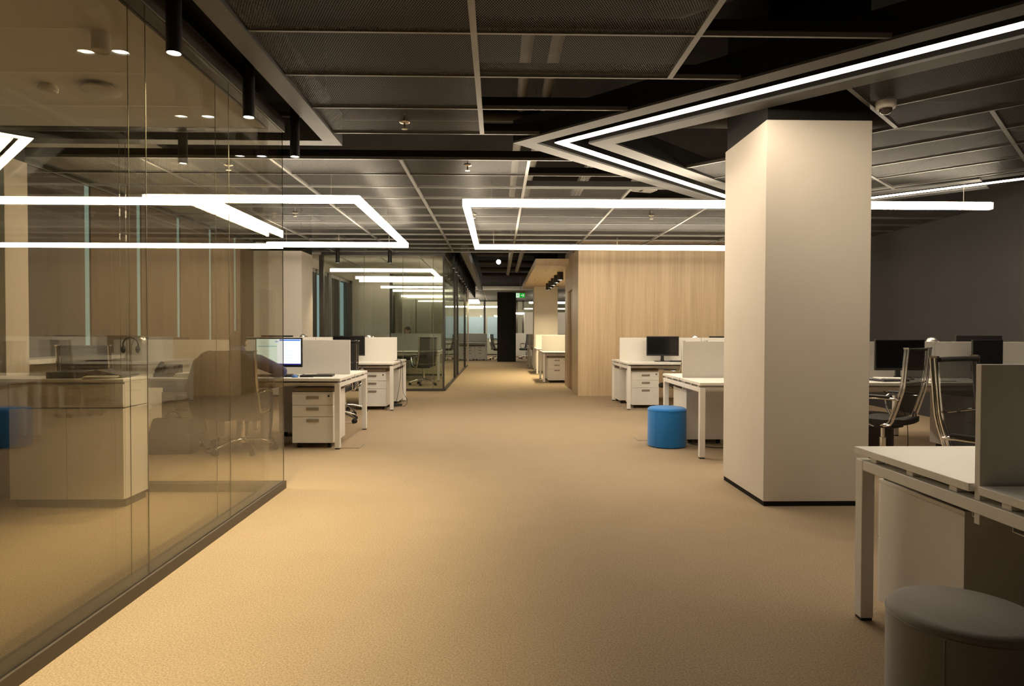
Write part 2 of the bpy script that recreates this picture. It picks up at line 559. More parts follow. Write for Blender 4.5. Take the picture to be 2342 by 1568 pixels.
# ------------------------------------------------------------------ suspended ceiling fields
def field(name, cells, clips=(), rails_u=(), rails_v=(), rz=0.0, runner=()):
    r = struct_root(name, (0, 0, 0), rz)
    for (x0, x1, y0, y1) in cells:
        p = [(x0 + .006, y0 + .006), (x1 - .006, y0 + .006), (x1 - .006, y1 - .006), (x0 + .006, y1 - .006)]
        for c in clips: p = clip_poly(p, *c)
        if len(p) < 3: continue
        MB().poly([(q[0], q[1], CZ) for q in p][::-1]).build('mesh_panel', 'panel', r)
    rb = MB()
    for (x0, x1, y, wd) in rails_u:
        rb.box(x0, x1, y - wd / 2, y + wd / 2, CZ - 0.008, CZ + 0.018)
    for (y0, y1, x, wd) in rails_v:
        rb.box(x - wd / 2, x + wd / 2, y0, y1, CZ - 0.009, CZ + 0.018)
    if rb.v: rb.build('ceiling_rail', 'rail', r)
    kb = MB()
    for (x0, x1, y) in runner:
        kb.box(x0, x1, y - 0.02, y + 0.02, CZ + 0.018, CZ + 0.075)
    if kb.v: kb.build('runner', 'black_paint', r)
    return r

# field over the camera end
rowsA = [5.345 - 0.6 * i for i in range(0, 13)]
cA = [-1.33, -0.135, 1.075]
cells = []
for i in range(12):
    y1, y0 = rowsA[i], rowsA[i + 1]
    cells.append((cA[0], cA[1], y0, y1))
    if i >= 2: cells.append((cA[1], cA[2], y0, y1))
ru = []
for i, y in enumerate(rowsA):
    xe = min(3.2, 0.22 + (5.5 - y) * 1.02)
    ru.append((cA[0], xe, y, 0.018))
field('ceiling_field_near', cells, (), ru, [(-1.8, 5.345, -0.135, 0.035), (-1.8, 4.145, 1.075, 0.035)],
      runner=[(cA[1], min(3.2, 0.22 + (5.5 - y) * 1.02), y) for y in rowsA[:6]])

# field over the desks
rowsB = [6.15 + 0.6 * i for i in range(13)]
cB = [-4.52, -3.317, -2.117, -0.917, 0.283, 1.483, 2.683, 3.883, 5.083, 6.283]
cells = []
for i in range(12):
    for j in range(9):
        last = 4 if i < 2 else (5 if i < 3 else (6 if i < 4 else 9))
        if j < last: cells.append((cB[j], cB[j + 1], rowsB[i], rowsB[i + 1]))
# stay outside the diamond: v <= V0 - 0.28  or u >= U1 + .28
cl = [(-R2, R2, V0 - 0.285)]
cells1 = [c for c in cells if c[0] < 3.5]
cells2 = [c for c in cells if c[0] >= 3.5]
cl2 = [(R2, R2, -(U1 + 0.285))]
ru = []
for i, y in enumerate(rowsB):
    xe = 6.283 if y > 9.1 else (y - 5.5) * 0.985 + 0.16
    ru.append((cB[0], xe, y, 0.016))
rv = []
for j, x in enumerate(cB[:-1]):
    ys = 6.15 if x < 0.3 else (7.35 if x < 1.5 else (7.95 if x < 2.7 else 9.2))
    ys = max(ys, 5.5 + (x - 0.14) * 1.03 if x < 3.5 else 9.2)
    rv.append((ys, rowsB[-1], x, 0.03))
rB = field('ceiling_field_desks', cells1, cl, ru, rv, runner=[(cB[0], 0.7, 6.15), (0.283, 1.2, 6.75), (0.283, 1.8, 7.35)])
for (x0, x1, y0, y1) in cells2:
    p = [(x0 + .006, y0 + .006), (x1 - .006, y0 + .006), (x1 - .006, y1 - .006), (x0 + .006, y1 - .006)]
    for c in cl2: p = clip_poly(p, *c)
    if len(p) >= 3: MB().poly([(q[0], q[1], CZ) for q in p][::-1]).build('mesh_panel', 'panel', rB)

# field inside the diamond: local frame x = u, y = -v  (rotated 45 degrees)
cells = []
uC2 = [5.81, 6.40, 6.99, 7.58, 8.17, 8.255]
vC2 = [-3.225, -2.02, -0.80, 0.38, 0.53]
for a in range(5):
    for c in range(4): cells.append((uC2[a], uC2[a + 1], -vC2[c + 1], -vC2[c]))
uC1 = [4.615, 5.22, 5.81]
vC1 = [-1.405, -0.22, 0.53]
for a in range(2):
    for c in range(2): cells.append((uC1[a], uC1[a + 1], -vC1[c + 1], -vC1[c]))
rv = [(-0.53, 3.225, u, 0.018) for u in uC2[:-1]] + [(-0.53, 1.405, 5.22, 0.018)]
ru = [(5.81, 8.255, 2.02, 0.03), (5.81, 8.255, 0.80, 0.03), (5.81, 8.255, -0.38, 0.03), (4.615, 5.81, 1.405, 0.03), (4.615, 5.81, 0.22, 0.03)]
field('ceiling_field_diamond', cells, (), ru, rv, rz=PI / 4)

# field at the far end of the corridor
cells = [(-0.6 + 1.2 * j, 0.6 + 1.2 * j, 26.0 + 0.6 * i, 26.6 + 0.6 * i) for i in range(16) for j in range(-2, 5)]
field('ceiling_field_far', cells, (), [(-3.0, 5.4, 26.0 + 0.6 * i, 0.02) for i in range(17)], [(26, 35.6, -0.6 + 1.2 * j, 0.03) for j in range(-2, 6)])

# zigzag trims and lamp: near arm (u=U0), left arm (v=V0) and right arm (u=U1), mitred at the corners
def zig(a, b, z0, z1, near_end=V1, far_end=-0.35):
    """band between offsets a and b (positive = outward from the loop centre) along the three arms"""
    m = MB()
    def corner(o):
        return [(U0 - o, near_end), (U0 - o, V0 - o), (U1 + o, V0 - o), (U1 + o, far_end)]
    p, q = corner(a), corner(b)
    for k in range(3):
        m.prism([(t[0], -t[1]) for t in (p[k], p[k + 1], q[k + 1], q[k])], z0, z1)
    return m
def diamond_obj(name, b, mat, **kw):
    r = struct(name, b, mat, **kw)
    r.rotation_euler = (0, 0, PI / 4)
    return r
TE = -1.23
diamond_obj('trim_2', zig(0.285, 0.145, CZ - 0.02, CZ - 0.004, far_end=TE), 'trim_grey')
diamond_obj('trim_3', zig(-0.165, -0.325, CZ - 0.02, CZ - 0.004, far_end=TE), 'trim_grey')
cb = zig(0.285, 0.148, CZ - 0.0035, CZ + 0.17)
for (a, b, z0, z1) in ((-0.168, -0.325, CZ - 0.0035, CZ + 0.17), (0.148, -0.168, CZ + 0.155, CZ + 0.17)):
    t_ = zig(a, b, z0, z1)
    cb.add(t_.v, t_.f)
diamond_obj('trim_4', cb, 'black_paint')
dl = thing('recessed_lamp', 'zigzag white linear lamp recessed in the black ceiling around the big column', 'lamp', (0, 0, 0), PI / 4)
def arms(h, z0, z1, sep):
    pts = [(U0, V1), (U0, V0), (U1, V0), (U1, -0.35)]
    out = []
    def corner(o): return [(U0 - o, V1), (U0 - o, V0 - o), (U1 + o, V0 - o), (U1 + o, -0.35)]
    p, q = corner(h), corner(-h)
    for k in range(3):
        m = MB().prism([(t[0], -t[1]) for t in (p[k], p[k + 1], q[k + 1], q[k])], z0, z1)
        out.append(m)
    return out
for m in arms(0.036, CZ - 0.016, CZ - 0.010, True): m.build('light_bar', 'led_diamond', dl)
hb = MB()
for m in arms(0.0355, CZ - 0.0098, CZ + 0.154, True): hb.add(m.v, m.f)
hb.build('housing', 'black_paint', dl)

# grey channel trim that frames the glass room, its dark soffit and the lighting track
SX0, SX1, SY0, SY1 = -1.467, -1.335, 5.52, 5.66
tb = MB()
tb.prism([(SX0, -3), (SX1, -3), (SX1, SY1), (SX0, SY0)], CZ - 0.02, CZ + 0.25)
tb.prism([(SX0, SY0), (SX1, SY1), (WX, SY1), (WX, SY0)], CZ - 0.02, CZ + 0.25)
struct('trim_5', tb, 'trim_grey')
sb = MB()
sb.box(GX - 0.14, SX0, -3, SY0, CZ + 0.21, CZ + 0.25).box(WX, GX - 0.14, GY - 0.14, SY0, CZ + 0.21, CZ + 0.25)
struct('trim_6', sb, 'black_paint')
tk = MB().box(-1.585, -1.55, -2.4, 5.36, CZ + 0.12, CZ + 0.155).box(-4.4, -1.585, 5.325, 5.36, CZ + 0.12, CZ + 0.155)
tag(tk.build('light_track', 'dark_frame'), 'thin black lighting track running along the glass room edge', 'track')

# ------------------------------------------------------------------ near glass room
gw = struct_root('wall_glass_corridor')
MB().box(GX - 0.105, GX + 0.012, -3.4, GY + 0.012, 0.0, 0.06).build('base_channel', 'base_rail', gw)
MB().box(GX - 0.105, GX + 0.012, -3.4, GY + 0.012, 2.80, 2.90).build('head_channel', 'dark_frame', gw)
js = [-3.3, -1.77, -0.77, 0.23, 1.22, 2.20, 3.20, 4.17, GY]
for lay, off in ((0, 0.0), (1, -0.083)):
    sb = MB()
    for k in range(len(js) - 1):
        y0, y1 = js[k] + 0.003, js[k + 1] - 0.003
        if lay and k == len(js) - 2: y1 -= 0.083
        MB().box(GX + off - 0.008, GX + off, y0, y1, 0.06, 2.80).build('glass_pane', 'glass', gw)
        if k: sb.box(GX + off - 0.0055, GX + off - 0.0025, y0 - 0.0045, y0 - 0.0015, 0.06, 2.80)
    sb.build('glass_joint', 'silicone', gw)
gr = struct_root('wall_glass_rear')
MB().box(WX, GX - 0.106, GY - 0.105, GY + 0.012, 0.0, 0.06).build('base_channel', 'base_rail', gr)
MB().box(WX, GX - 0.106, GY - 0.105, GY + 0.012, 2.80, 2.90).build('head_channel', 'dark_frame', gr)
js = [GX - 0.012, -2.91, -4.22, WX]
for lay, off in ((0, 0.0), (1, -0.083)):
    sb = MB()
    for k in range(3):
        x1, x0 = js[k] - 0.003, js[k + 1] + 0.003
        if lay and k == 0: x1 -= 0.083
        MB().box(x0, x1, GY + off - 0.008, GY + off, 0.06, 2.80).build('glass_pane', 'glass_rear', gr)
        if k: sb.box(x1 + 0.0015, x1 + 0.0045, GY + off - 0.0055, GY + off - 0.0025, 0.06, 2.80)
    sb.box(GX - 0.0055, GX - 0.0025, GY + off - 0.0105 if not lay else GY - 0.0105, GY - 0.001, 0.06, 2.80)
    sb.build('glass_joint', 'silicone', gr)
struct('ceiling_glass_room', MB().box(WX, GX - 0.106, -3.39, GY - 0.106, 2.80, 2.88), 'room_ceiling')

# spotlights on the track
def spot(name, label, loc, group, r=0.036, top=2.965, bot=2.58, power=None, tilt=None, mat='black_plastic', col=None, cone=1.5):
    t = thing(name, label, 'spotlight', loc, 0, group)
    n = 20
    MB().lathe([(r * .98, top), (r, top - 0.002), (r, bot), (r * 0.9, bot), (r * 0.88, bot + 0.012)], n).build('spot_body', mat, t, smooth=True)
    MB().lathe([(0.0005, bot + 0.008), (r * 0.86, bot + 0.008), (r * 0.86, bot + 0.011), (0.0005, bot + 0.011)], n).build('lens', 'spot_glow', t)
    if power:
        ld = bpy.data.lights.new('spot_beam', 'SPOT')
        ld.energy = power
        ld.color = col or SPOT_COL
        ld.spot_size = cone
        ld.spot_blend = 0.8
        ld.shadow_soft_size = r
        lo = bpy.data.objects.new('spot_beam', ld)
        COL.objects.link(lo)
        lo.parent = t
        lo.location = (0, 0, bot - 0.006)
    return t
SXT = -1.567
SG = 'black cylinder spotlights around the glass room'
spot('spotlight', 'large black cylinder spotlight hanging highest in the picture, beside the glass room', (SXT, 3.22, 0), SG, power=SPOT_W)
spot('spotlight', 'black cylinder spotlight second along the glass room track, between two others', (SXT, 4.17, 0), SG, power=SPOT_W)
spot('spotlight', 'black cylinder spotlight at the corner of the glass room', (SXT, 5.10, 0), SG, power=SPOT_W)
spot('spotlight', 'black cylinder spotlight seen through glass, on the rear side of the glass room', (-2.53, 5.335, 0), SG, power=SPOT_W * .6)
for k, y in enumerate((2.27, 1.32, 0.37)):
    spot('spotlight', 'black cylinder spotlight on the track outside the frame above the glass wall', (SXT, y, 0), SG, power=SPOT_W)
# fittings on the glass room ceiling
t = thing('downlight', 'white cylinder downlight on the ceiling inside the glass room', 'downlight', (-2.08, 3.50, 0))
MB().lathe([(0.045, 2.80), (0.045, 2.705), (0.040, 2.700), (0.036, 2.706), (0.001, 2.712)], 24).build('can', 'white_plastic', t, smooth=True)
t = thing('air_diffuser', 'white round disc air valve on the glass room ceiling', 'vent', (-2.53, 4.25, 0))
MB().lathe([(0.07, 2.80), (0.07, 2.775), (0.115, 2.772), (0.118, 2.762), (0.10, 2.757), (0.001, 2.755)], 32).build('disc', 'white_plastic', t, smooth=True)
t = thing('smoke_detector', 'small white smoke detector on the glass room ceiling', 'detector', (-2.86, 4.25, 0))
MB().lathe([(0.05, 2.80), (0.05, 2.785), (0.058, 2.783), (0.056, 2.765), (0.045, 2.755), (0.001, 2.752)], 24).build('housing', 'white_plastic', t, smooth=True)

# ------------------------------------------------------------------ suspended linear lamps
def linear_lamp(name, label, bars, z, wires, w=0.065, h=0.068, mat='led', group='white linear pendant lamps'):
    t = thing(name, label, 'lamp', (0, 0, 0), 0, group)
    for (x0, x1, y0, y1) in bars:
        MB().box(x0, x1, y0, y1, z - h / 2, z + h / 2).build('light_bar', mat, t)
    cb = MB()
    for (x0, x1, y0, y1) in bars:
        cb.box(x0 + .012, x1 - .012, y0 + .012, y1 - .012, z + h / 2 + 0.0005, z + h / 2 + 0.008)
    cb.build('mounting_spine', 'white_metal', t)
    for (x, y) in wires:
        MB().cyl((x, y, z + h / 2 + 0.007), (x, y, CZ + 0.02), 0.003, 6).build('suspension_wire', 'galv', t)
    return t
LZ = 2.60
W2 = 0.0325
def ushape(x0, x1, y0, y1, side):
    bars = [(x0, x1, y0 - W2, y0 + W2), (x0, x1, y1 - W2, y1 + W2)]
    xs = x1 if side == 'r' else x0
    bars.append((xs - 2 * W2, xs, y0 + W2, y1 - W2) if side == 'r' else (xs, xs + 2 * W2, y0 + W2, y1 - W2))
    wires = [(x0 + .3, y0), (x1 - .3, y0), (x0 + .3, y1), (x1 - .3, y1), ((x1 - W2) if side == 'r' else (x0 + W2), (y0 + y1) / 2)]
    return bars, wires
b_, w_ = ushape(-3.64, -1.43, 6.84, 10.42, 'r')
linear_lamp('pendant_lamp', 'U-shaped white linear pendant lamp above the desks beyond the glass room', b_, LZ, w_)
b_, w_ = ushape(-0.38, 5.30, 6.98, 10.62, 'l')
linear_lamp('pendant_lamp', 'U-shaped white linear pendant lamp above the desks left of and behind the big column', b_, LZ, w_)
b_, w_ = ushape(-3.76, -1.47, 14.77, 17.84, 'r')
linear_lamp('pendant_lamp', 'U-shaped white linear pendant lamp inside the far glass room, in its front half', b_, LZ, w_, mat='led_far')
b_, w_ = ushape(-3.78, -1.5, 22.2, 25.6, 'r')
linear_lamp('pendant_lamp', 'U-shaped white linear pendant lamp deep inside the far glass rooms', b_, LZ, w_, mat='led_far')
b_, w_ = ushape(-3.2, -0.90, 29.2, 31.5, 'r')
linear_lamp('pendant_lamp', 'small-looking white linear pendant lamp above the desk at the corridor end', b_, LZ, w_)
linear_lamp('pendant_lamp', 'straight white linear pendant lamp beyond the canopy column at the far right', [(1.4, 5.5, 30.0, 30.07)], 2.55, [(2, 30.03), (5, 30.03)])
linear_lamp('pendant_lamp', 'short white linear pendant lamp right of the dark pillar, far back', [(0.85, 1.55, 33.4, 33.5)], 2.15, [(1, 33.45), (1.4, 33.45)])

linear_lamp('pendant_lamp', 'white linear pendant lamp in front of the blue blinds at the corridor end', [(-3.2, 0.8, 35.2, 35.27)], 2.55, [(-2.5, 35.235), (0.2, 35.235)])

# ------------------------------------------------------------------ wooden box room and canopy
wr = struct_root('wall_wood')
MB().box(1.535, 6.36, 12.62, 12.68, 0.0, 3.0).build('wood_panel', 'wood', wr)
wb = MB()
wb.box(1.535, 1.60, 12.68, 13.62, 0, 3.0).box(1.535, 1.60, 14.55, 15.10, 0, 3.0).box(1.535, 1.60, 13.62, 14.55, 2.12, 3.0)
wb.box(1.60, 6.36, 15.04, 15.10, 0, 3.0)
wb.build('wood_return', 'wood', wr)
dr = struct_root('door_1', (1.585, 13.62, 0))
MB().box(0.0, 0.012, 0.006, 0.924, 0.005, 2.115).build('door_leaf', 'wood_door', dr)
MB().tube([(0.0, 0.83, 1.02), (-0.03, 0.83, 1.02), (-0.03, 0.72, 1.02)], 0.008, 8).build('door_handle', 'chrome', dr)
cn = thing('wooden_canopy', 'oak veneered canopy slab projecting over the far right desks', 'canopy', (0, 0, 0))
MB().box(0.81, 5.0, 14.35, 22.4, 2.685, 2.83).build('canopy_slab', 'wood_flat', cn)
for k in range(5):
    y = 15.95 + 0.95 * k
    names = ['nearest and largest', 'second', 'third', 'fourth', 'last and smallest']
    spot('surface_spotlight', 'black cylinder surface spotlight under the oak canopy, %s in its row' % names[k], (1.50, y, 0), 'black cylinder lights under the oak canopy', r=0.075, top=2.684, bot=2.49, power=200, cone=2.3)
for k, (x, y) in enumerate(((1.12, 15.4), (1.02, 18.3))):
    t = thing('sprinkler', 'tiny sprinkler head under the oak canopy, %s' % ('near its front edge' if k == 0 else 'further back'), 'sprinkler', (x, y, 2.684), 0, 'ceiling sprinkler heads')
    MB().lathe([(0.022, 0.0), (0.022, -0.006), (0.006, -0.01), (0.006, -0.045), (0.018, -0.047), (0.018, -0.05)], 12).build('sprinkler_head', 'brass', t)

# ------------------------------------------------------------------ far glass rooms on the left of the corridor
FX, FY = -1.13, 13.62
LX = -4.05
fw = struct_root('wall_glass_far_front')
MB().box(LX + .4, FX, FY - 0.03, FY + 0.03, 0, 0.05).build('base_channel', 'dark_frame', fw)
MB().box(LX + .4, FX + 0.02, FY - 0.03, FY + 0.03, 2.80, 2.91).build('head_channel', 'dark_frame', fw)
MB().box(-3.69, -3.60, FY - 0.03, FY + 0.03, 0.05, 2.80).build('frame_post', 'dark_frame', fw)
MB().box(FX - 0.025, FX + 0.012, FY - 0.012, FY + 0.012, 0.05, 2.80).build('corner_post', 'dark_frame', fw)
for x0, x1 in ((-3.60, -2.78), (-2.77, -1.98), (-1.97, FX - 0.026)):
    MB().box(x0, x1, FY - 0.006, FY + 0.006, 0.05, 2.80).build('glass_pane', 'glass_far', fw)
sb = MB()
for x in (-2.775, -1.975, FX - 0.22): sb.box(x - 0.005, x + 0.005, FY - 0.0065, FY + 0.0065, 0.05, 2.80)
sb.build('glass_joint', 'silicone', fw)
fc = struct_root('wall_glass_far_corridor')
MB().box(FX - 0.03, FX + 0.03, FY + 0.03, 23.6, 0, 0.05).build('base_channel', 'dark_frame', fc)
MB().box(FX - 0.03, FX + 0.03, FY + 0.03, 23.6, 2.80, 2.91).build('head_channel', 'dark_frame', fc)
ys = [FY + 0.03, 14.7, 15.8, 16.9, 18.0, 19.2, 20.5, 21.9, 23.6]
for k in range(8):
    MB().box(FX - 0.006, FX + 0.006, ys[k] + .004, ys[k + 1] - .004, 0.05, 2.80).build('glass_pane', 'glass_far', fc)
for y in (16.9, 18.0, 21.9):
    MB().box(FX - 0.035, FX + 0.035, y - 0.04, y + 0.04, 0.05, 2.80).build('frame_post', 'dark_frame', fc)
MB().tube([(FX + 0.035, 16.86, 1.05), (FX + 0.07, 16.86, 1.05), (FX + 0.07, 16.75, 1.05)], 0.01, 8).build('door_handle', 'chrome', fc)
struct('ceiling_far_room', MB().box(LX, FX - 0.04, FY + 0.04, 25.9, 2.83, 2.90), 'wall_beige')
rl = MB()
for x in (-3.4, -2.55, -1.7): rl.box(x - .015, x + .015, FY + .05, 18.2, 2.822, 2.829)
struct('trim_7', rl, 'rail')
# their window side
ww = struct_root('wall_left_far')
MB().box(LX - 0.2, LX, 13.2, 26, 2.62, SLAB).build('wall_panel', 'wall_beige', ww)
b = MB().box(LX - 0.2, LX, 13.2, 26, 0, 0.35)
for y0, y1 in ((13.2, 14.0), (15.75, 16.0), (18.1, 26)): b.box(LX - 0.2, LX, y0, y1, 0.35, 2.62)
b.build('wall_pier', 'trim_grey', ww)
for k, (y0, y1) in enumerate(((14.0, 15.75), (16.0, 18.1))):
    wn = struct_root('window_%d' % (k + 9), (LX - 0.1, 0, 0))
    fb = MB()
    ym = y0 + (y1 - y0) * 0.42
    for y in (y0, ym, y1 - 0.06): fb.box(-0.05, 0.08, y, y + 0.06, 0.35, 2.62)
    fb.box(-0.05, 0.08, y0, y1, 2.54, 2.62).box(-0.05, 0.08, y0, y1, 0.35, 0.41)
    fb.build('window_frame', 'galv', wn)
    MB().box(-0.006, 0.006, y0 + .06, y1 - .06, 0.41, 2.54).build('window_pane', 'pane', wn)
    sides = 'nearer' if k == 0 else 'farther'
    cb = MB()
    for q in range(6):
        yy = y0 + 0.08 + q * 0.1
        cb.box(LX - 0.015 + 0.01 * (q % 2), LX + 0.005 + 0.01 * (q % 2), yy, yy + 0.1, 0.42, 2.53)
    cb2 = MB()
    for q in range(5):
        yy = y1 - 0.58 + q * 0.1
        cb2.box(LX - 0.015 + 0.01 * (q % 2), LX + 0.005 + 0.01 * (q % 2), yy, yy + 0.1, 0.42, 2.53)
    tag(cb.build('window_blind', 'blind_grey'), 'gathered grey blind on the left side of the %s window in the far glass room' % sides, 'blind', 'grey blinds in the far glass room')
    tag(cb2.build('window_blind', 'blind_grey'), 'gathered grey blind on the right side of the %s window in the far glass room' % sides, 'blind', 'grey blinds in the far glass room')
dv = struct_root('wall_divider_far')
MB().box(LX, -3.02, 18.28, 18.40, 0, 2.83).build('wall_panel', 'wall_beige', dv)
MB().box(-3.02, -2.95, 18.28, 18.40, 0, 2.83).build('frame_post', 'dark_frame', dv)
MB().box(-2.95, FX - 0.05, 18.33, 18.345, 0.05, 2.80).build('glass_pane', 'glass_far', dv)
MB().box(-2.95, FX - 0.05, 18.31, 18.37, 0.0, 0.05).build('base_channel', 'dark_frame', dv)
MB().box(LX, FX - .04, 25.7, 25.85, 0, 2.83).build('wall_panel', 'wall_beige', dv)
# tall white cupboards inside
for k, x in enumerate((-3.3, -2.82)):
    t = thing('tall_cupboard', 'tall white cupboard in the far glass room, the %s of two' % ('left one' if k == 0 else 'right one'), 'cupboard', (x, 22.6, 0), 0, 'tall white cupboards')
    MB().box(0, 0.46, 0, 0.45, 0, 2.35).build('carcass', 'cabinet', t)
    MB().box(0.008, 0.452, -0.02, -0.001, 0.08, 2.33).build('door', 'cabinet', t, bevel=0.003)

# ------------------------------------------------------------------ open ceiling over the corridor
st = MB()
st.box(-0.77, -0.63, 13.35, 26.0, CZ - 0.02, CZ + 0.16)
struct('trim_8', st, 'trim_grey')
struct('trim_9', MB().box(FX + 0.04, -0.78, 13.7, 26.0, CZ + 0.3, CZ + 0.34), 'black_paint')
for k in range(14):  # last two continue the row, added to brighten the small far desk
    y = 14.2 + 0.95 * k
    spot('spotlight', 'small black spotlight in the corridor row along the far glass rooms', (FX + 0.16, y, 0), 'black corridor spotlights far back', r=0.036, top=3.14, bot=2.6, power=(80 if k % 2 == 0 else None), cone=1.9)
for k, x in enumerate((-3.15, -2.1)):
    spot('spotlight', 'black cylinder spotlight before the far glass room front, %s' % ('towards the pale column' if k == 0 else 'over its middle panes'), (x - .1, 13.35, 0), 'black spotlights at the far glass room front', r=0.04, top=2.95, bot=2.62, power=70)
t = thing('pendant_spot', 'small bright round lamp hanging in the open dark ceiling of the corridor', 'lamp', (0.0, 16.3, 0))
MB().ball((0, 0, 2.96), 0.055, 16, 10).build('bulb', 'spot_glow', t, smooth=True)
MB().cyl((0, 0, 3.01), (0, 0, SLAB), 0.006, 6).build('cord', 'cable', t)

def pipe(label, path, r, mat='pipe', name='ceiling_pipe', cat='pipe', bands=True, group='pipes and ducts in the open ceiling'):
    t = thing(name, label, cat, (0, 0, 0), 0, group)
    MB().tube(path, r, 16).build('pipe_run', mat, t, smooth=True)
    a, b = Vector(path[0]), Vector(path[-1])
    n = max(2, int((b - a).length / 1.8))
    hb = MB()
    for i in range(1, n):
        p = a + (b - a) * i / n
        hb.cyl((p.x, p.y, p.z), (p.x, p.y, SLAB), 0.005, 6)
    hb.build('hanger_rod', 'galv', t)
    return t
pipe('pale lagged pipe left of a parallel pipe above the open ceiling strip', [(0.19, 4.2, 3.18), (0.19, 9.4, 3.18)], 0.042)
pipe('pale lagged pipe right of a parallel pipe above the open ceiling strip', [(0.39, 4.2, 3.18), (0.39, 9.4, 3.18)], 0.042)
pipe('thick dim pipe crossing behind the grey corner trim', [(-4.2, 5.75, 3.12), (1.2, 5.75, 3.12)], 0.05, 'pipe_dark')
pipe('dim pipe crossing the ceiling gap behind the first mesh field', [(-4.2, 6.02, 3.22), (1.8, 6.02, 3.22)], 0.035, 'pipe_dark')
pipe('wide pale air duct running diagonally above the top right ceiling', [(1.0, 4.1, 3.32), (4.4, 0.7, 3.32)], 0.16, 'pipe_dark', 'air_duct', 'duct')
pipe('round air duct above the column head', [(1.15, 6.2, 3.3), (5.2, 6.2, 3.3)], 0.13, 'pipe_dark', 'air_duct', 'duct')
pipe('left of two parallel pipes in the far corridor ceiling', [(0.30, 14.0, 3.12), (0.30, 21.5, 3.12)], 0.055)
pipe('right of two parallel pipes in the far corridor ceiling', [(0.56, 14.0, 3.12), (0.56, 20.5, 3.12)], 0.055)
for k in range(5):
    pipe('dark cross pipe in the far corridor ceiling', [(-0.6, 15.5 + 2.1 * k, 3.3), (1.5, 15.5 + 2.1 * k, 3.3)], 0.06, 'pipe_dark', group='dark cross pipes in the corridor ceiling')
def tray(label, a, b, w):
    t = thing('cable_tray', label, 'cable tray', a, math.atan2(b[1] - a[1], b[0] - a[0]))
    L = math.hypot(b[0] - a[0], b[1] - a[1])
    m = MB()
    m.box(0, L, -w / 2, -w / 2 + 0.004, 0, 0.05).box(0, L, w / 2 - 0.004, w / 2, 0, 0.05)
    n = int(L / 0.05)
    m.box(0, L, -w / 2, -w / 2 + 0.02, 0, 0.003).box(0, L, w / 2 - 0.02, w / 2, 0, 0.003).box(0, L, -0.012, 0.012, 0, 0.003)
    for i in range(n): m.box(i * 0.05, i * 0.05 + 0.022, -w / 2, w / 2, 0, 0.003)
    m.build('tray_channel', 'galv', t)
    return t
tray('perforated steel cable tray crossing the open ceiling behind the lamp tip', (1.05, 5.8, 3.1), (1.05, 9.0, 3.1), 0.12)
# sprinklers
SPR = [(-0.72, 5.06, 'under the first mesh field, before the ceiling gap'), (-0.30, 6.35, 'just past the ceiling gap, in the second mesh field'),
       (-2.75, 8.95, 'inside the left pendant lamp outline, upper one'), (-0.34, 9.0, 'at the left end of the right pendant lamp, upper one'),
       (2.1, 9.0, 'inside the right pendant lamp, nearer the big column'), (-2.73, 11.3, 'above the far bar of the left pendant lamp'),
       (-0.34, 11.35, 'above the far left corner of the right pendant lamp'), (2.1, 11.6, 'above the oak wall beyond the right pendant lamp'),
       (-2.6, 6.4, 'seen through the glass room, near its rear pane')]
for x, y, s in SPR:
    t = thing('sprinkler', 'small metal sprinkler head %s' % s, 'sprinkler', (x, y, CZ), 0, 'ceiling sprinkler heads')
    MB().lathe([(0.030, 0.0), (0.040, -0.006), (0.034, -0.012), (0.008, -0.016), (0.008, -0.052), (0.024, -0.054), (0.024, -0.058), (0.002, -0.06)], 14).build('sprinkler_head', 'brass', t, smooth=True)
    MB().cyl((0, 0, 0.001), (0, 0, 0.06), 0.010, 8).build('drop_pipe', 'galv', t)
def dome(label, loc, s=1.0):
    t = thing('security_camera', label, 'camera', loc, 0)
    MB().lathe([(0.058 * s, 0.0), (0.065 * s, -0.004), (0.065 * s, -0.042 * s), (0.058 * s, -0.052 * s), (0.044 * s, -0.054 * s)], 28).build('housing', 'white_plastic', t, smooth=True)
    MB().lathe([(0.042 * s, -0.0545 * s), (0.040 * s, -0.068 * s), (0.030 * s, -0.083 * s), (0.015 * s, -0.091 * s), (0.001, -0.093 * s)], 28).build('camera_dome', 'smoke_dome', t, smooth=True)
    return t
dome('white dome security camera under the mesh ceiling right of the column', (2.67, 4.50, CZ - 0.009))
t = thing('fan_unit', 'grey box unit above the open ceiling behind the right pendant lamp', 'ventilation unit', (1.75, 7.75, 2.90), 0.3)
MB().box(-0.10, 0.10, -0.08, 0.08, 0, 0.12).build('casing', 'galv', t, bevel=0.008)
MB().lathe([(0.07, 0.0), (0.07, 0.12), (0.02, 0.14)], 20, c=(-0.13, 0, 0)).build('inlet_collar', 'galv', t, smooth=True)
MB().cyl((0, 0, 0.12), (0, 0, 0.85), 0.008, 6).build('hanger_rod', 'galv', t)
# exit sign
t = thing('exit_sign', 'green and white emergency exit sign with running figure and arrow pointing right', 'sign', (0.80, 24.0, 0))
MB().box(-0.165, 0.165, 0, 0.05, 2.64, 2.71).build('housing', 'sign_housing', t)
MB().box(-0.01, 0.01, 0.01, 0.03, 2.71, SLAB).build('bracket', 'galv', t)
p = MB().box(-0.165, 0.165, 0.005, 0.03, 2.47, 2.639).build('sign_plate', 'green', t)
m = MB().box(-0.155, -0.035, 0.001, 0.0049, 2.478, 2.632)
m.build('white_field', 'sign_white', p)
m = MB()
def flat(m, pts, y0=-0.001, y1=0.0045):
    n = len(pts)
    vs = [(x, y0, z) for x, z in pts] + [(x, y1, z) for x, z in pts]
    m.add(vs, [tuple(range(n)), tuple(range(n, 2 * n))[::-1]] + [((i + 1) % n, i, n + i, n + (i + 1) % n) for i in range(n)])
flat(m, [(0.015, 2.545), (0.085, 2.545), (0.085, 2.565), (0.015, 2.565)])
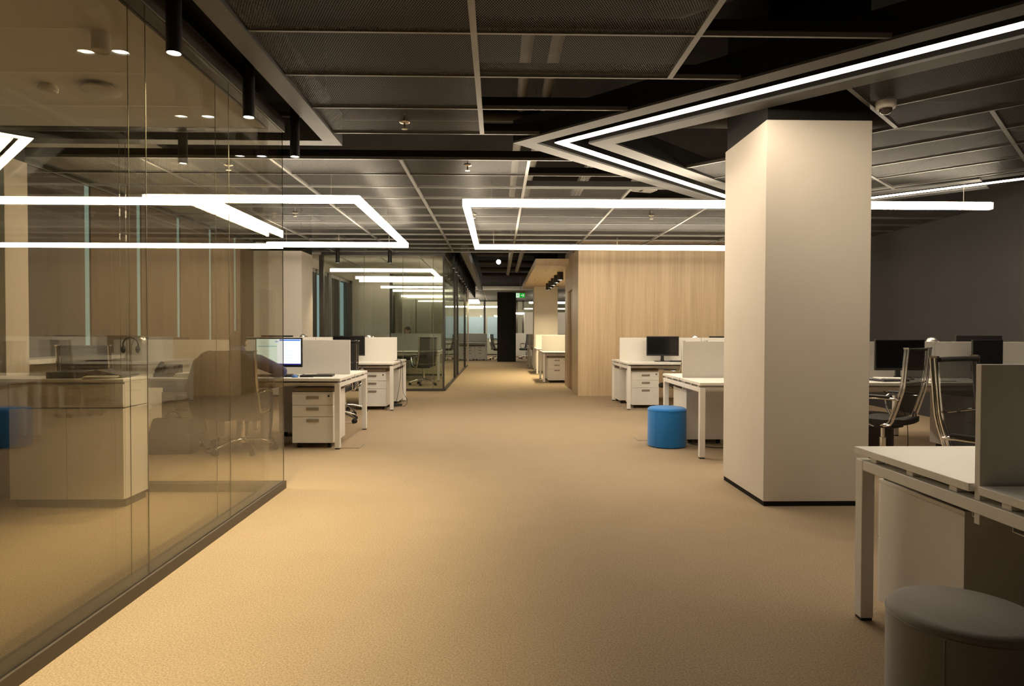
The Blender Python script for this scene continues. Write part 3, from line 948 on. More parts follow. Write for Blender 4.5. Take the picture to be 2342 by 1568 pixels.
flat(m, [(0.075, 2.505), (0.095, 2.505), (0.140, 2.555), (0.095, 2.605), (0.075, 2.605), (0.115, 2.555)])
m.build('arrow', 'sign_white', p)
m = MB()
m.lathe([(0.001, 0), (0.011, 0), (0.011, 0.003), (0.001, 0.003)], 12, c=(-0.085, -0.0005, 2.615), M=Matrix.Rotation(PI / 2, 3, 'X'))
flat(m, [(-0.108, 2.572), (-0.085, 2.602), (-0.074, 2.596), (-0.088, 2.555), (-0.100, 2.545)], -0.002, 0.0008)
flat(m, [(-0.104, 2.553), (-0.088, 2.555), (-0.066, 2.535), (-0.075, 2.502), (-0.085, 2.504), (-0.080, 2.530)], -0.002, 0.0008)
flat(m, [(-0.100, 2.552), (-0.088, 2.550), (-0.110, 2.520), (-0.142, 2.512), (-0.143, 2.522), (-0.118, 2.530)], -0.002, 0.0008)
flat(m, [(-0.082, 2.595), (-0.060, 2.575), (-0.046, 2.580), (-0.048, 2.572), (-0.062, 2.565), (-0.086, 2.583)], -0.002, 0.0008)
flat(m, [(-0.108, 2.585), (-0.130, 2.575), (-0.128, 2.552), (-0.120, 2.552), (-0.120, 2.568), (-0.100, 2.575)], -0.002, 0.0008)
m.build('running_figure', 'green', p)

# ------------------------------------------------------------------ end of the corridor
we = struct_root('wall_end')
MB().box(-6, 8, 36.6, 36.8, 0, SLAB).build('wall_panel', 'wall_beige', we)
ge = struct_root('wall_glass_end')
gb = MB()
for x in (-3.4, -2.2, -0.72, 0.95, 1.28, 2.4, 3.6): gb.box(x - 0.05, x + 0.05, 34.0, 34.06, 0, 2.84)
gb.box(-4, 6.3, 34.0, 34.06, 0, 0.06).box(-4, 6.3, 34.0, 34.06, 2.78, 2.9)
gb.build('window_frame', 'dark_frame', ge)
MB().box(-4, 6.3, 34.02, 34.035, 0.06, 2.78).build('glass_pane', 'glass_far', ge)
for k, (x0, x1) in enumerate(((-3.4, -2.05), (-2.0, -0.80), (-0.62, 0.9))):
    tag(MB().box(x0, x1, 36.5, 36.595, 0.85, 2.05).build('window_blind', 'blue_blind'),
        ['pale blue backlit blind at the corridor end, leftmost', 'pale blue backlit blind at the corridor end, above the far desk', 'pale blue backlit blind at the corridor end, beside the dark pillar'][k], 'blind', 'pale blue blinds at the corridor end')
t = thing('bookcase', 'white open bookcase with binders behind the canopy column', 'bookcase', (1.3, 33.0, 0))
m = MB()
m.box(0, 1.0, 0, 0.4, 0, 2.2).box(1.0, 2.4, 0, 0.02, 0, 2.2)
m.build('carcass', 'cabinet', t)
for k in range(5): MB().box(1.05, 1.45, -0.3, 0.0, 0.35 + 0.4 * k, 0.37 + 0.4 * k).build('shelf', 'cabinet', t)
for k in range(8):
    tag(MB().box(0, 0.08, 0, 0.22, 0, 0.30).build('binder', 'binder_blue' if k % 3 else 'binder_dark', loc=(2.36 + 0.09 * (k % 4), 32.72, 0.77 + 0.8 * (k // 4))),
        ('blue' if k % 3 else 'dark') + ' binder standing on a shelf of the far bookcase', 'binder', 'binders in the far bookcase')
t = thing('low_cabinet', 'pale low cabinet at the right foot of the dark pillar', 'cabinet', (0.80, 31.5, 0))
MB().box(0, 0.52, 0, 0.45, 0.02, 1.15).build('carcass', 'cabinet', t, bevel=0.004)
MB().box(0.01, 0.51, -0.015, -0.001, 0.06, 1.13).build('door', 'cabinet', t, bevel=0.002)

# brown blinds along the left windows
bl = [5.3, 6.35, 7.38, 8.42, 9.45, 10.48, 11.46, 12.36]
wd = ['first', 'second', 'third', 'fourth', 'fifth', 'sixth', 'seventh']
for k in range(7):
    y0, y1 = bl[k] + 0.055, bl[k + 1] - 0.055
    m = MB()
    n = 10
    for q in range(n):
        a, b = y0 + (y1 - y0) * q / n, y0 + (y1 - y0) * (q + 1) / n
        off = 0.0
        m.box(WX + 0.05 + off, WX + 0.07 + off, a, b, 0.98 + 0.0, 2.88)
    tag(m.build('window_blind', 'blind_grey' if k < 2 else 'blind'), ('tall grey-brown blind' if k < 2 else 'tall brown blind') + ' on the left windows, %s counted from the glass room' % wd[k], 'blind', 'brown blinds along the left windows')

# ------------------------------------------------------------------ furniture builders
DT = 0.745
def bench(label, x0, y0, n, w=1.4, D=1.44, group='white bench desks'):
    t = thing('bench_desk', label, 'desk', (x0, y0, 0), 0, group)
    L = n * w
    for i in range(n):
        for (a, b) in ((0.0, D / 2 - 0.022), (D / 2 + 0.022, D)):
            MB().box(i * w + (0.001 if i else 0), (i + 1) * w - (0.001 if i < n - 1 else 0), a, b, DT - 0.028, DT).build('tabletop', 'white', t, bevel=0.002)
    lw = 0.055
    for i in range(n + 1):
        xa = 0.004 if i == 0 else (L - lw - 0.004 if i == n else i * w - lw / 2)
        r = MB().box(xa, xa + lw, lw + 0.004, D - lw - 0.004, 0.652, 0.695)
        k = 6
        for q in range(k):
            yy = 0.12 + (D - 0.24) * q / (k - 1)
            if abs(yy - D / 2) < 0.03: continue
            r.box(xa + 0.012, xa + lw - 0.012, yy - 0.02, yy + 0.02, 0.695, DT - 0.0285)
        r.build('side_rail', 'white_metal', t, bevel=0.003)
        for ya in (0.004, D - lw - 0.004):
            g = MB().box(xa, xa + lw, ya, ya + lw, 0.012, 0.695).build('leg', 'white_metal', t, bevel=0.004)
            MB().box(xa + 0.004, xa + lw - 0.004, ya + 0.004, ya + lw - 0.004, 0.0, 0.012).build('foot_pad', 'rubber', g)
    b = MB()
    for ya in (0.13, D - 0.17):
        for i in range(n):
            b.box(i * w + 0.06, (i + 1) * w - 0.06, ya, ya + 0.04, 0.655, 0.69)
    b.build('cross_beam', 'white_metal', t)
    c = MB()
    for ya in (D / 2 - 0.14, D / 2 + 0.04):
        for i in range(n):
            c.box(i * w + 0.1, (i + 1) * w - 0.1, ya, ya + 0.10, 0.60, 0.604)
            c.box(i * w + 0.1, (i + 1) * w - 0.1, ya, ya + 0.003, 0.604, 0.66)
            c.box(i * w + 0.1, (i + 1) * w - 0.1, ya + 0.097, ya + 0.10, 0.604, 0.66)
    c.build('cable_tray', 'white_metal', t)
    return t

SCR = None
def screen(label, x0, y, w, group, inset=0.0, z0=0.615, z1=1.14, mat='screen_fabric'):
    t = tag(MB().box(0, w, -0.0125, 0.0125, z0, z1).build('desk_screen', mat, loc=(x0, y, 0), bevel=0.002), label, 'desk screen', group)
    return t

def make_ped(label, loc, rz, group):
    t = thing('pedestal', label, 'drawer pedestal', loc, rz, group)
    W, D = 0.432, 0.54
    body = MB().box(-W / 2, W / 2, 0.018, D, 0.055, 0.579).box(-W / 2, W / 2, 0.0, D, 0.5795, 0.595)
    body.build('body', 'cabinet', t, bevel=0.0015)
    for (z0, z1) in ((0.058, 0.333), (0.337, 0.456), (0.460, 0.577)):
        d = MB().box(-W / 2 + 0.001, W / 2 - 0.001, 0.0, 0.0175, z0, z1).build('drawer', 'white', t, bevel=0.0015)
        MB().box(-0.065, 0.065, -0.012, -0.0005, z1 - 0.052, z1 - 0.030).box(-0.065, 0.065, -0.012, -0.009, z1 - 0.030, z1 - 0.024).build('handle', 'handle', d, bevel=0.001)
    MB().lathe([(0.010, 0), (0.010, 0.012), (0.004, 0.014)], 12, c=(0.17, -0.0005, 0.555), M=Matrix.Rotation(PI / 2, 3, 'X')).build('lock', 'black_plastic', t)
    MB().box(-W / 2 + 0.006, W / 2 - 0.006, 0.006, D - 0.006, 0.596, 0.645).build('seat_cushion', 'cushion', t, bevel=0.012, segs=3)
    for sx in (-1, 1):
        for y in (0.07, D - 0.07):
            MB().lathe([(0.012, -0.02), (0.026, -0.018), (0.026, 0.018), (0.012, 0.02)], 14, c=(sx * 0.16, y, 0.026), M=Matrix.Rotation(PI / 2, 3, 'Y')).cyl((sx * 0.16, y, 0.035), (sx * 0.16, y, 0.056), 0.018, 10).build('caster', 'rubber', t, smooth=True)
    return t

def make_chair(label, loc, rz, group):
    """faces +y"""
    t = thing('office_chair', label, 'office chair', loc, rz, group)
    # five star base
    b = MB()
    for k in range(5):
        a = 2 * PI * k / 5 + PI / 2
        d = Vector((math.cos(a), math.sin(a), 0))
        b.tube([d * 0.03 + Vector((0, 0, 0.135)), d * 0.12 + Vector((0, 0, 0.130)), d * 0.22 + Vector((0, 0, 0.105)), d * 0.315 + Vector((0, 0, 0.072))], 0.019, 10, 0.012, 1.0)
    b.lathe([(0.036, 0.10), (0.036, 0.15), (0.028, 0.16)], 16)
    base = b.build('star_base', 'chrome', t, smooth=True)
    for k in range(5):
        a = 2 * PI * k / 5 + PI / 2
        x, y = 0.315 * math.cos(a), 0.315 * math.sin(a)
        R = Matrix.Rotation(a, 3, 'Z') @ Matrix.Rotation(PI / 2, 3, 'X')
        c = MB()
        for s in (-0.018, 0.018):
            c.lathe([(0.010, -0.010), (0.028, -0.009), (0.030, 0), (0.028, 0.009), (0.010, 0.010)], 14, c=(x - math.sin(a) * s, y + math.cos(a) * s, 0.030), M=R)
        c.cyl((x, y, 0.03), (x, y, 0.072), 0.008, 8)
        c.build('caster', 'rubber', base, smooth=True)
    MB().lathe([(0.027, 0.155), (0.027, 0.30), (0.017, 0.302), (0.017, 0.40)], 16).build('gas_column', 'chrome', t, smooth=True)
    MB().box(-0.11, 0.11, -0.13, 0.12, 0.395, 0.425).box(0.11, 0.24, 0.02, 0.035, 0.405, 0.415).build('mechanism', 'black_plastic', t, bevel=0.006)
    # seat pan with waterfall edge
    m = MB()
    nx, ny = 8, 8
    top, bot = [], []
    for j in range(ny + 1):
        for i in range(nx + 1):
            u, v = i / nx * 2 - 1, j / ny
            y = -0.22 + 0.47 * v
            z = 0.468 + 0.016 * abs(u) ** 3 - (0.035 * max(0, (v - 0.75) / 0.25) ** 2) + 0.012 * max(0, (0.25 - v) / 0.25)
            hw = 0.235 - 0.025 * max(0, (v - 0.6) / 0.4) ** 2 - 0.03 * max(0, (0.2 - v) / 0.2) ** 2
            top.append((u * hw, y, z)); bot.append((u * hw * 0.97, y, z - 0.045))
    o = len(top)
    fs = []
    for j in range(ny):
        for i in range(nx):
            a = j * (nx + 1) + i
            fs.append((a, a + 1, a + nx + 2, a + nx + 1)); fs.append((o + a + nx + 1, o + a + nx + 2, o + a + 1, o + a))
    rim = [i for i in range(nx + 1)] + [(nx + 1) * j + nx for j in range(1, ny + 1)] + [ny * (nx + 1) + i for i in range(nx - 1, -1, -1)] + [(nx + 1) * j for j in range(ny - 1, 0, -1)]
    for i in range(len(rim)):
        a, c = rim[i], rim[(i + 1) % len(rim)]
        fs.append((c, a, o + a, o + c))
    m.add(top + bot, fs)
    m.build('seat', 'seat', t, smooth=True)
    # twin-tube side frames
    side = [(-0.285, 1.105), (-0.276, 1.0), (-0.266, 0.88), (-0.257, 0.79), (-0.245, 0.735), (-0.205, 0.60), (-0.165, 0.48), (-0.145, 0.447), (-0.09, 0.432)]
    for s in (-1, 1):
        f = MB()
        for off in (-0.013, 0.013):
            f.tube([(s * 0.222, y + off * 0.9, z + off * 0.25) for y, z in side], 0.0105, 8)
        f.box(s * 0.222 - 0.013, s * 0.222 + 0.013, -0.305, -0.262, 1.10, 1.112)
        f.box(s * 0.222 - 0.006, s * 0.222 + 0.006, -0.262, -0.23, 0.80, 0.812)
        f.build('back_frame', 'chrome', t, smooth=True)
        a = MB()
        a.tube([(s * 0.235, -0.225, 0.665), (s * 0.262, -0.18, 0.672), (s * 0.266, -0.05, 0.672), (s * 0.266, 0.06, 0.668), (s * 0.266, 0.10, 0.64), (s * 0.262, 0.085, 0.55), (s * 0.245, 0.03, 0.45), (s * 0.18, 0.0, 0.42)], 0.0105, 8)
        a.build('armrest', 'chrome', t, smooth=True)
        MB().box(s * 0.266 - 0.022, s * 0.266 + 0.022, -0.17, 0.07, 0.6825, 0.70).build('arm_pad', 'black_plastic', t, bevel=0.007)
    c = MB().tube([(-0.21, -0.250, 0.80), (0.21, -0.250, 0.80)], 0.007, 8)
    c.build('cross_bar', 'chrome', t, smooth=True)
    # mesh back panel, slightly hollow
    m = MB()
    nx, ny = 6, 12
    vs = []
    prof = [(-0.276, 1.095), (-0.272, 1.04), (-0.266, 0.98), (-0.254, 0.86), (-0.238, 0.74), (-0.214, 0.66), (-0.184, 0.565), (-0.162, 0.50)]
    rows = []
    for i in range(len(prof) - 1):
        for q in (0, 0.5):
            rows.append((prof[i][0] * (1 - q) + prof[i + 1][0] * q, prof[i][1] * (1 - q) + prof[i + 1][1] * q))
    rows.append(prof[-1])
    for (y, z) in rows:
        for i in range(nx + 1):
            u = i / nx * 2 - 1
            vs.append((u * 0.212, y + 0.012 - 0.022 * (1 - u * u), z))
    k = len(vs)
    vs2 = [(x, y - 0.004, z) for x, y, z in vs]
    fs = []
    R_ = len(rows)
    for j in range(R_ - 1):
        for i in range(nx):
            a = j * (nx + 1) + i
            fs.append((a, a + 1, a + nx + 2, a + nx + 1))
    m.add(vs, fs)
    m.build('backrest', 'net', t, smooth=True)
    tb = MB()
    tb.tube([((i / nx * 2 - 1) * 0.212, -0.264 - 0.022 * (1 - (i / nx * 2 - 1) ** 2), 1.092) for i in range(nx + 1)], 0.014, 8)
    tb.build('top_band', 'seat', t, smooth=True)
    return t

def make_monitor(label, loc, rz, group, lit=False, tilt=0.0):
    """screen faces -y"""
    t = thing('monitor', label, 'monitor', loc, rz, group)
    W, H, z0 = 0.535, 0.325, 0.095
    MB().box(-W / 2, W / 2, 0.0, 0.022, z0, z0 + H).build('housing', 'black_plastic', t, bevel=0.004)
    m = MB()
    xa, xb, za, zb = -W / 2 + 0.014, W / 2 - 0.014, z0 + 0.026, z0 + H - 0.014
    if not lit:
        m.box(xa, xb, -0.0012, -0.0001, za, zb)
        m.build('display', 'screen_black', t)
    else:
        def R(mat, u0, u1, v0, v1, lv):
            m.use(mat)
            m.box(xa + (xb - xa) * u0, xa + (xb - xa) * u1, -0.0012 - 0.0004 * lv, -0.0002, za + (zb - za) * v0, za + (zb - za) * v1)
        R('ui_pale', 0, 0.47, 0, 1, 0)
        R('ui_white', 0.47, 1.0, 0, 1, 0)
        R('ui_blue', 0.52, 0.99, 0.93, 0.985, 1)
        R('ui_blue', 0.42, 0.50, 0.885, 0.91, 1)
        R('ui_navy', 0.0, 1.0, 0.0, 0.045, 1)
        R('ui_teal', 0.03, 0.46, 0.70, 0.73, 1)
        R('ui_photo', 0.05, 0.12, 0.21, 0.34, 1)
        for v in (0.82, 0.87, 0.77, 0.66, 0.52, 0.38, 0.20):
            R('ui_grey', 0.05 if v > 0.3 else 0.15, 0.05 + random.uniform(0.12, 0.4) if v > 0.3 else 0.36, v, v + 0.008, 1)
        for q in range(17):
            v = 0.80 - 0.042 * q
            R('ui_grey', 0.60, 0.60 + random.uniform(0.12, 0.32), v, v + 0.007, 1)
        m.build('display', None, t)
    MB().box(-0.025, 0.025, 0.022, 0.05, 0.03, 0.26).box(-0.03, 0.03, 0.02, 0.06, 0.012, 0.035).build('stand_neck', 'black_plastic', t, bevel=0.004)
    MB().box(-0.12, 0.12, -0.06, 0.12, 0.0, 0.012).build('stand_base', 'black_plastic', t, bevel=0.004)
    return t

def make_lamp(label, loc, rz, group, h=0.40):
    t = thing('desk_lamp', label, 'desk lamp', loc, rz, group)
    MB().lathe([(0.085, 0.0), (0.085, 0.010), (0.02, 0.018), (0.008, 0.022)], 24).build('base', 'chrome', t, smooth=True)
    MB().tube([(0, 0, 0.015), (0, 0, h * 0.55), (0.004, 0, h * 0.85), (0.03, 0, h), (0.07, 0, h + 0.012)], 0.006, 8).build('arm', 'chrome', t, smooth=True)
    M = Matrix.Rotation(0.5, 3, 'Y')
    MB().lathe([(0.058, -0.03), (0.055, -0.008), (0.045, 0.012), (0.025, 0.027), (0.008, 0.032)], 20, c=(0.115, 0, h + 0.008), M=M).build('shade', 'chrome_soft', t, smooth=True)
    return t

def make_pouf(label, loc, mat, r=0.206, h=0.423):
    t = thing('pouf', label, 'pouf', loc, 0, None)
    prof = [(r - 0.012, 0.004), (r - 0.002, 0.012), (r, 0.03), (r, h - 0.028), (r - 0.004, h - 0.014), (r - 0.016, h - 0.004), (r - 0.03, h), (0.001, h + 0.004)]
    MB().lathe(prof, 56).build('upholstery', mat, t, smooth=True)
    MB().tube([((r + 0.0005) * math.cos(2 * PI * k / 56), (r + 0.0005) * math.sin(2 * PI * k / 56), h - 0.026) for k in range(57)], 0.0022, 6).tube([(-(r + 0.0005) * 0.75, -(r + 0.0005) * 0.6614, 0.02), (-(r + 0.0005) * 0.75, -(r + 0.0005) * 0.6614, h - 0.03)], 0.002, 6).build('seam_piping', mat, t, smooth=True)
    MB().lathe([(r - 0.04, 0.0), (r - 0.04, 0.0038)], 40).build('glide_base', 'rubber', t)
    return t

# ------------------------------------------------------------------ desks
P1 = (-4.46, 6.90)
P2 = (-4.44, 10.27)
R1 = (1.558, 1.39)
RB = (1.965, 6.35)
RW = (2.045, 10.36)
bench('white bench desk where a person sits, seen beyond the glass room corner', P1[0], P1[1], 2)
bench('white bench desk in the second row on the left, before the far glass room', P2[0], P2[1], 2)
bench('white bench desk nearest the camera at the right edge', R1[0], R1[1], 2)
bench('long white bench desk behind the blue pouf and the big column', RB[0], RB[1], 3)
bench('white bench desk in front of the oak wall', RW[0], RW[1], 2)
bench('white bench desk nearest under the oak canopy, right of the corridor', 1.07, 15.78, 2)
bench('white bench desk second under the oak canopy', 1.09, 18.85, 2)
bench('white bench desk farthest under the oak canopy, behind two others', 1.04, 22.35, 2)
bench('small white desk at the far left end of the corridor', -1.50, 27.9, 1, w=1.0)
bench('white bench desk inside the far glass room', -2.80, 16.3, 1, w=1.34)

def screens(x0, y0, n, names, inset, D=1.44, w=1.4, end=1, group='white desk screens'):
    for i in range(n):
        a = x0 + i * w + (inset if (i == 0) else 0.003)
        b = x0 + (i + 1) * w - 0.003 - (inset if i == n - 1 and end else 0)
        screen(names[i], a, y0 + D / 2, b - a, group)
screens(*P1, 2, ['white desk screen on the occupied left desk, its half away from the corridor', 'white desk screen right of the lit monitor, corridor end of the occupied desk'], 0.05)
screens(*P2, 2, ['white desk screen on the second left desk, half away from the corridor', 'bright white desk screen at the corridor end of the second left desk'], 0.05)
screens(*R1, 2, ['white desk screen on the nearest desk at the right edge', 'white desk screen outside the frame on the nearest right desk'], 0.012)
screens(*RB, 3, ['white desk screen above the blue pouf, cut off by the big column', 'white desk screen behind the chairs right of the big column', 'white desk screen towards the charcoal wall, right edge of the picture'], 0.03)
screens(*RW, 2, ['white desk screen left of the black monitor before the oak wall', 'white desk screen before the oak wall, half hidden behind a nearer screen'], 0.01)
screens(1.07, 15.78, 2, ['white desk screen nearest under the oak canopy', 'white desk screen under the canopy hidden by the oak wall'], 0.02)
screens(1.09, 18.85, 2, ['white desk screen second under the oak canopy', 'white desk screen under the canopy behind another, by the oak wall'], 0.02)
screens(1.04, 22.35, 2, ['white desk screen farthest under the oak canopy', 'white desk screen far under the canopy, hidden behind its column'], 0.02)
screens(-1.50, 27.9, 1, ['white desk screen on the small far desk at the corridor end'], 0.0, w=1.0)
screen('grey-green desk screen inside the far glass room', -2.78, 17.02, 1.30, 'desk screens in the far glass room', z1=1.185, mat='screen_grey')

# ------------------------------------------------------------------ pedestals
PG = 'white drawer pedestals on casters'
ped0 = make_ped('white three-drawer pedestal in front of the corner leg of the occupied left desk', (-1.965, 6.97, 0), 0, PG)
def ped(x, y, rz, label): return dup(ped0, (x, y, 0), rz, label, PG)
ped(-3.33, 6.97, 0, 'white pedestal behind the brown bag, seen through the glass room')
ped(-2.36, 8.28, PI, 'white pedestal facing away under the rear half of the occupied left desk')
ped(-1.985, 10.36, 0, 'white three-drawer pedestal under the second left desk, key in its lock')
ped(-1.90, 11.66, PI, 'white pedestal facing away at the rear of the second left desk, beside black cables')
ped(1.906, 2.87, PI, 'white pedestal under the nearest right desk, behind the grey pouf')
ped(2.29, 7.72, PI, 'white pedestal turned away, right behind the blue pouf')
ped(4.90, 6.47, 0, 'dim white pedestal behind the chairs right of the big column')
ped(2.38, 10.54, 0, 'white three-drawer pedestal at the desk before the oak wall, facing the camera')
ped(2.30, 11.80, PI, 'white pedestal turned away at the rear of the desk before the oak wall')
ped(1.42, 15.87, 0, 'white three-drawer pedestal under the nearest canopy desk')
ped(1.40, 17.12, PI, 'white pedestal turned away under the nearest canopy desk, by its corridor legs')
ped(1.42, 20.19, PI, 'white pedestal turned away under the second canopy desk')
ped(1.38, 22.44, 0, 'white pedestal under the farthest canopy desk')
ped(-0.782, 27.98, 0, 'white pedestal under the small far desk, right one of two')
ped(-1.218, 27.98, 0, 'white pedestal under the small far desk, left one of two')

# ------------------------------------------------------------------ chairs
CG = 'black mesh office chairs with chrome frames'
ch0 = make_chair('black mesh chair under the seated person, draped with a brown jacket', (-2.63, 6.80, 0), 0.03, CG)

def chair(x, y, rz, label): return dup(ch0, (x, y, 0), rz, label, CG)
chair(-2.22, 8.98, PI - 0.12, 'black mesh chair between the two left desks, its chrome base by the corridor')
chair(-2.32, 9.92, 0.05, 'black mesh chair at the front of the second left desk, half hidden')
chair(-3.87, 6.42, 0.12, 'black mesh chair behind the white sideboard, seen through the glass')
chair(2.72, 9.72, 0.5, 'black mesh chair left of the big column, in front of the oak wall desk')
chair(2.95, 8.30, PI + 0.5, 'black mesh chair behind the blue pouf desk, cut off by the column')
chair(3.46, 5.82, 0.62, 'black mesh chair just right of the big column, leaning chrome frame')
chair(2.75, 3.45, PI + 0.50, 'black mesh chair nearest the camera, behind the near right desk')
chair(-1.72, 15.12, 0.5, 'dark office chair inside the far glass room, behind its front pane')
chair(-0.05, 28.7, -1.9, 'dark office chair beside the small far desk, left of the dark pillar')
chair(2.1, 15.2, 0.3, 'black office chair at the nearest canopy desk, partly behind the oak wall')
chair(1.25, 29.5, 2.4, 'dark office chair far back between pillar and canopy column')

ch0.scale = (1, 1, 0.945)

# ------------------------------------------------------------------ poufs
make_pouf('bright blue felt cylinder pouf on the carpet beside a white desk', (1.835, 7.09, 0), 'blue')
make_pouf('grey felt cylinder pouf at the bottom right corner beside the nearest desk', (1.39, 1.91, 0), 'grey_felt')
make_pouf('dark brown felt pouf just right of the big column, half hidden', (3.80, 6.60, 0), 'dark_felt')

# ------------------------------------------------------------------ monitors and desk lamps
MG = 'black desktop monitors'
mon0 = make_monitor('switched-off black monitor on the desk before the oak wall', (2.73, 10.84, DT), -0.04, MG)
def mon(x, y, rz, label, z=DT): return dup(mon0, (x, y, z), rz, label, MG)
make_monitor('lit monitor showing white document pages in front of the seated person', (-2.44, 7.33, DT + 0.002), -0.10, MG, lit=True)
mon(4.23, 6.82, 0.02, 'black monitor just right of the big column, behind the chairs')
mon(5.19, 6.84, 0.42, 'black monitor at the right, behind the nearest chair')
mon(5.49, 7.40, PI, 'back of a black monitor rising over the right screens', DT + 0.04)
mon(-2.85, 7.92, PI, 'black monitor back rising over the screen behind the seated person')
mon(-3.95, 7.90, PI, 'black monitor back over the left screen, beside the lamp with headphones')
mon(-2.45, 10.78, -0.1, 'black monitor on the second left desk, cut off by its bright screen')
mon(-3.78, 11.3, PI, 'black monitor back on the second left desk under the pale column')
mon(3.95, 11.4, PI, 'black monitor back at the desk before the oak wall, near the column')
mon(1.95, 16.2, -0.1, 'black monitor at the nearest canopy desk, beside the oak wall')
LG = 'chrome desk lamps'
lamp0 = make_lamp('chrome desk lamp with black headphones hung on it, behind the glass', (-4.12, 7.45, DT), 0.0, LG)
def lamp(x, y, rz, label, z=DT, s=1.0): return dup(lamp0, (x, y, z), rz, label, LG)
lamp(-3.22, 11.22, PI, 'chrome desk lamp head peeking over the screen below the pale column')
lamp(-2.10, 11.22, PI, 'chrome desk lamp head peeking over the bright left screen')
lamp(3.52, 11.35, PI, 'chrome desk lamp head above the screen before the oak wall')
lamp(5.02, 7.34, PI, 'bright chrome desk lamp head over the screens right of the column')

# ------------------------------------------------------------------ things on and around the desks
def slab_thing(name, label, cat, c, s, mat, rz=0.0, bevel=0.002, group=None):
    o = MB().box(-s[0] / 2, s[0] / 2, -s[1] / 2, s[1] / 2, 0, s[2]).build(name, mat, loc=c, bevel=bevel)
    o.rotation_euler = (0, 0, rz)
    return tag(o, label, cat, group)

def keyboard(label, c, rz):
    t = thing('keyboard', label, 'keyboard', c, rz, 'black keyboards')
    MB().box(-0.22, 0.22, -0.07, 0.07, 0, 0.016).build('case', 'black_plastic', t, bevel=0.004)
    m = MB()
    for r in range(5):
        for k in range(15): m.box(-0.21 + k * 0.028, -0.21 + k * 0.028 + 0.023, -0.06 + r * 0.024, -0.06 + r * 0.024 + 0.019, 0.0162, 0.021)
    m.build('keys', 'rubber', t)
keyboard('black keyboard below the lit monitor', (-2.42, 7.20, DT), -0.1)
keyboard('black keyboard below the monitor before the oak wall', (3.05, 10.76, DT), 0.05)
slab_thing('laptop', 'closed black laptop right of the lit monitor', 'laptop', (-1.98, 7.22, DT), (0.34, 0.235, 0.022), 'black_plastic', 0.12, 0.005)
slab_thing('smartphone', 'pale phone lying on the closed laptop', 'phone', (-2.05, 7.20, DT + 0.022), (0.13, 0.065, 0.009), 'white_plastic', 0.3, 0.003)
t = thing('mouse', 'blue computer mouse on the desk near the elbow of the person', 'mouse', (-2.17, 7.03, DT), 0.3)
MB().ball((0, 0, 0.012), (0.034, 0.056, 0.022), 14, 8).build('shell', 'mouse_blue', t, smooth=True)
slab_thing('paper_sheet', 'white paper sheets at the front edge beside the blue mouse', 'paper', (-2.12, 6.965, DT), (0.24, 0.11, 0.003), 'paper', 0.1, 0)
slab_thing('paper_sheet', 'white paper sheet in front of the closed laptop', 'paper', (-1.88, 7.05, DT), (0.21, 0.15, 0.003), 'paper', 0.1, 0)
# desk phone left of the person
t = thing('desk_phone', 'black desk telephone with tilted panel left of the seated person', 'telephone', (-3.60, 7.22, DT), 0.15)
m = MB()
m.add([(-0.12, -0.10, 0), (0.12, -0.10, 0), (0.12, 0.10, 0), (-0.12, 0.10, 0), (-0.12, -0.10, 0.03), (0.12, -0.10, 0.03), (0.12, 0.10, 0.13), (-0.12, 0.10, 0.13)],
      [(0, 3, 2, 1), (4, 5, 6, 7), (0, 1, 5, 4), (1, 2, 6, 5), (2, 3, 7, 6), (3, 0, 4, 7)])
m.build('phone_body', 'black_plastic', t, bevel=0.005)
sl = Matrix.Rotation(math.atan2(0.10, 0.20), 3, 'X')
MB().cbox((0.03, 0.045, 0.107), (0.12, 0.07, 0.004), sl).build('phone_display', 'galv', t)
m = MB()
for r in range(4):
    for k in range(4): m.cbox((-0.005 + k * 0.03, -0.07 + r * 0.022, 0.0475 + r * 0.011), (0.02, 0.014, 0.008), sl)
m.build('phone_keys', 'handle', t)
MB().tube([(-0.09, -0.085, 0.062), (-0.09, -0.04, 0.088), (-0.09, 0.04, 0.128), (-0.09, 0.085, 0.142)], 0.020, 10).build('handset', 'black_plastic', t, smooth=True)
for k in range(4):
    slab_thing('magazine', 'flat magazine %s in the small pile beside the desk telephone' % ['at the bottom', 'second from the bottom', 'third from the bottom', 'on top'][k], 'magazine',
               (-3.33 + 0.008 * k, 7.15, DT + 0.012 * k), (0.22, 0.29, 0.011), 'paper' if k % 2 else 'white_plastic', 0.05 * (-1) ** k, 0.001, 'pile of magazines')
for k in range(2):
    t = thing('coffee_cup', 'small %s cup on the desk just left of the head of the seated person' % ('dark' if k == 0 else 'pale'), 'cup', (-2.98 + 0.1 * k, 7.42, DT), 0, 'cups on the occupied desk')
    MB().lathe([(0.028, 0.0), (0.037, 0.10), (0.034, 0.10), (0.026, 0.006), (0.001, 0.005)], 20).build('cup_body', 'cushion' if k == 0 else 'white_plastic', t, smooth=True)
    MB().tube([(0.034, 0, 0.08), (0.056, 0, 0.075), (0.056, 0, 0.04), (0.031, 0, 0.03)], 0.005, 6).build('cup_handle', 'cushion' if k == 0 else 'white_plastic', t, smooth=True)
# headphones on the lamp
t = thing('headphones', 'black headphones hanging from the chrome desk lamp behind the glass', 'headphones', (-4.10, 7.395, 1.168), 0)
MB().tube([(0.085 * math.sin(a), 0, -0.085 + 0.085 * math.cos(a) + 0.0) for a in [i * PI / 8 * 1.15 - PI * 0.575 for i in range(9)]], 0.007, 8).build('headband', 'black_plastic', t, smooth=True)
for s in (-1, 1):
    MB().ball((s * 0.08, 0, -0.135), (0.020, 0.036, 0.042), 14, 8).build('ear_cup', 'black_plastic', t, smooth=True)
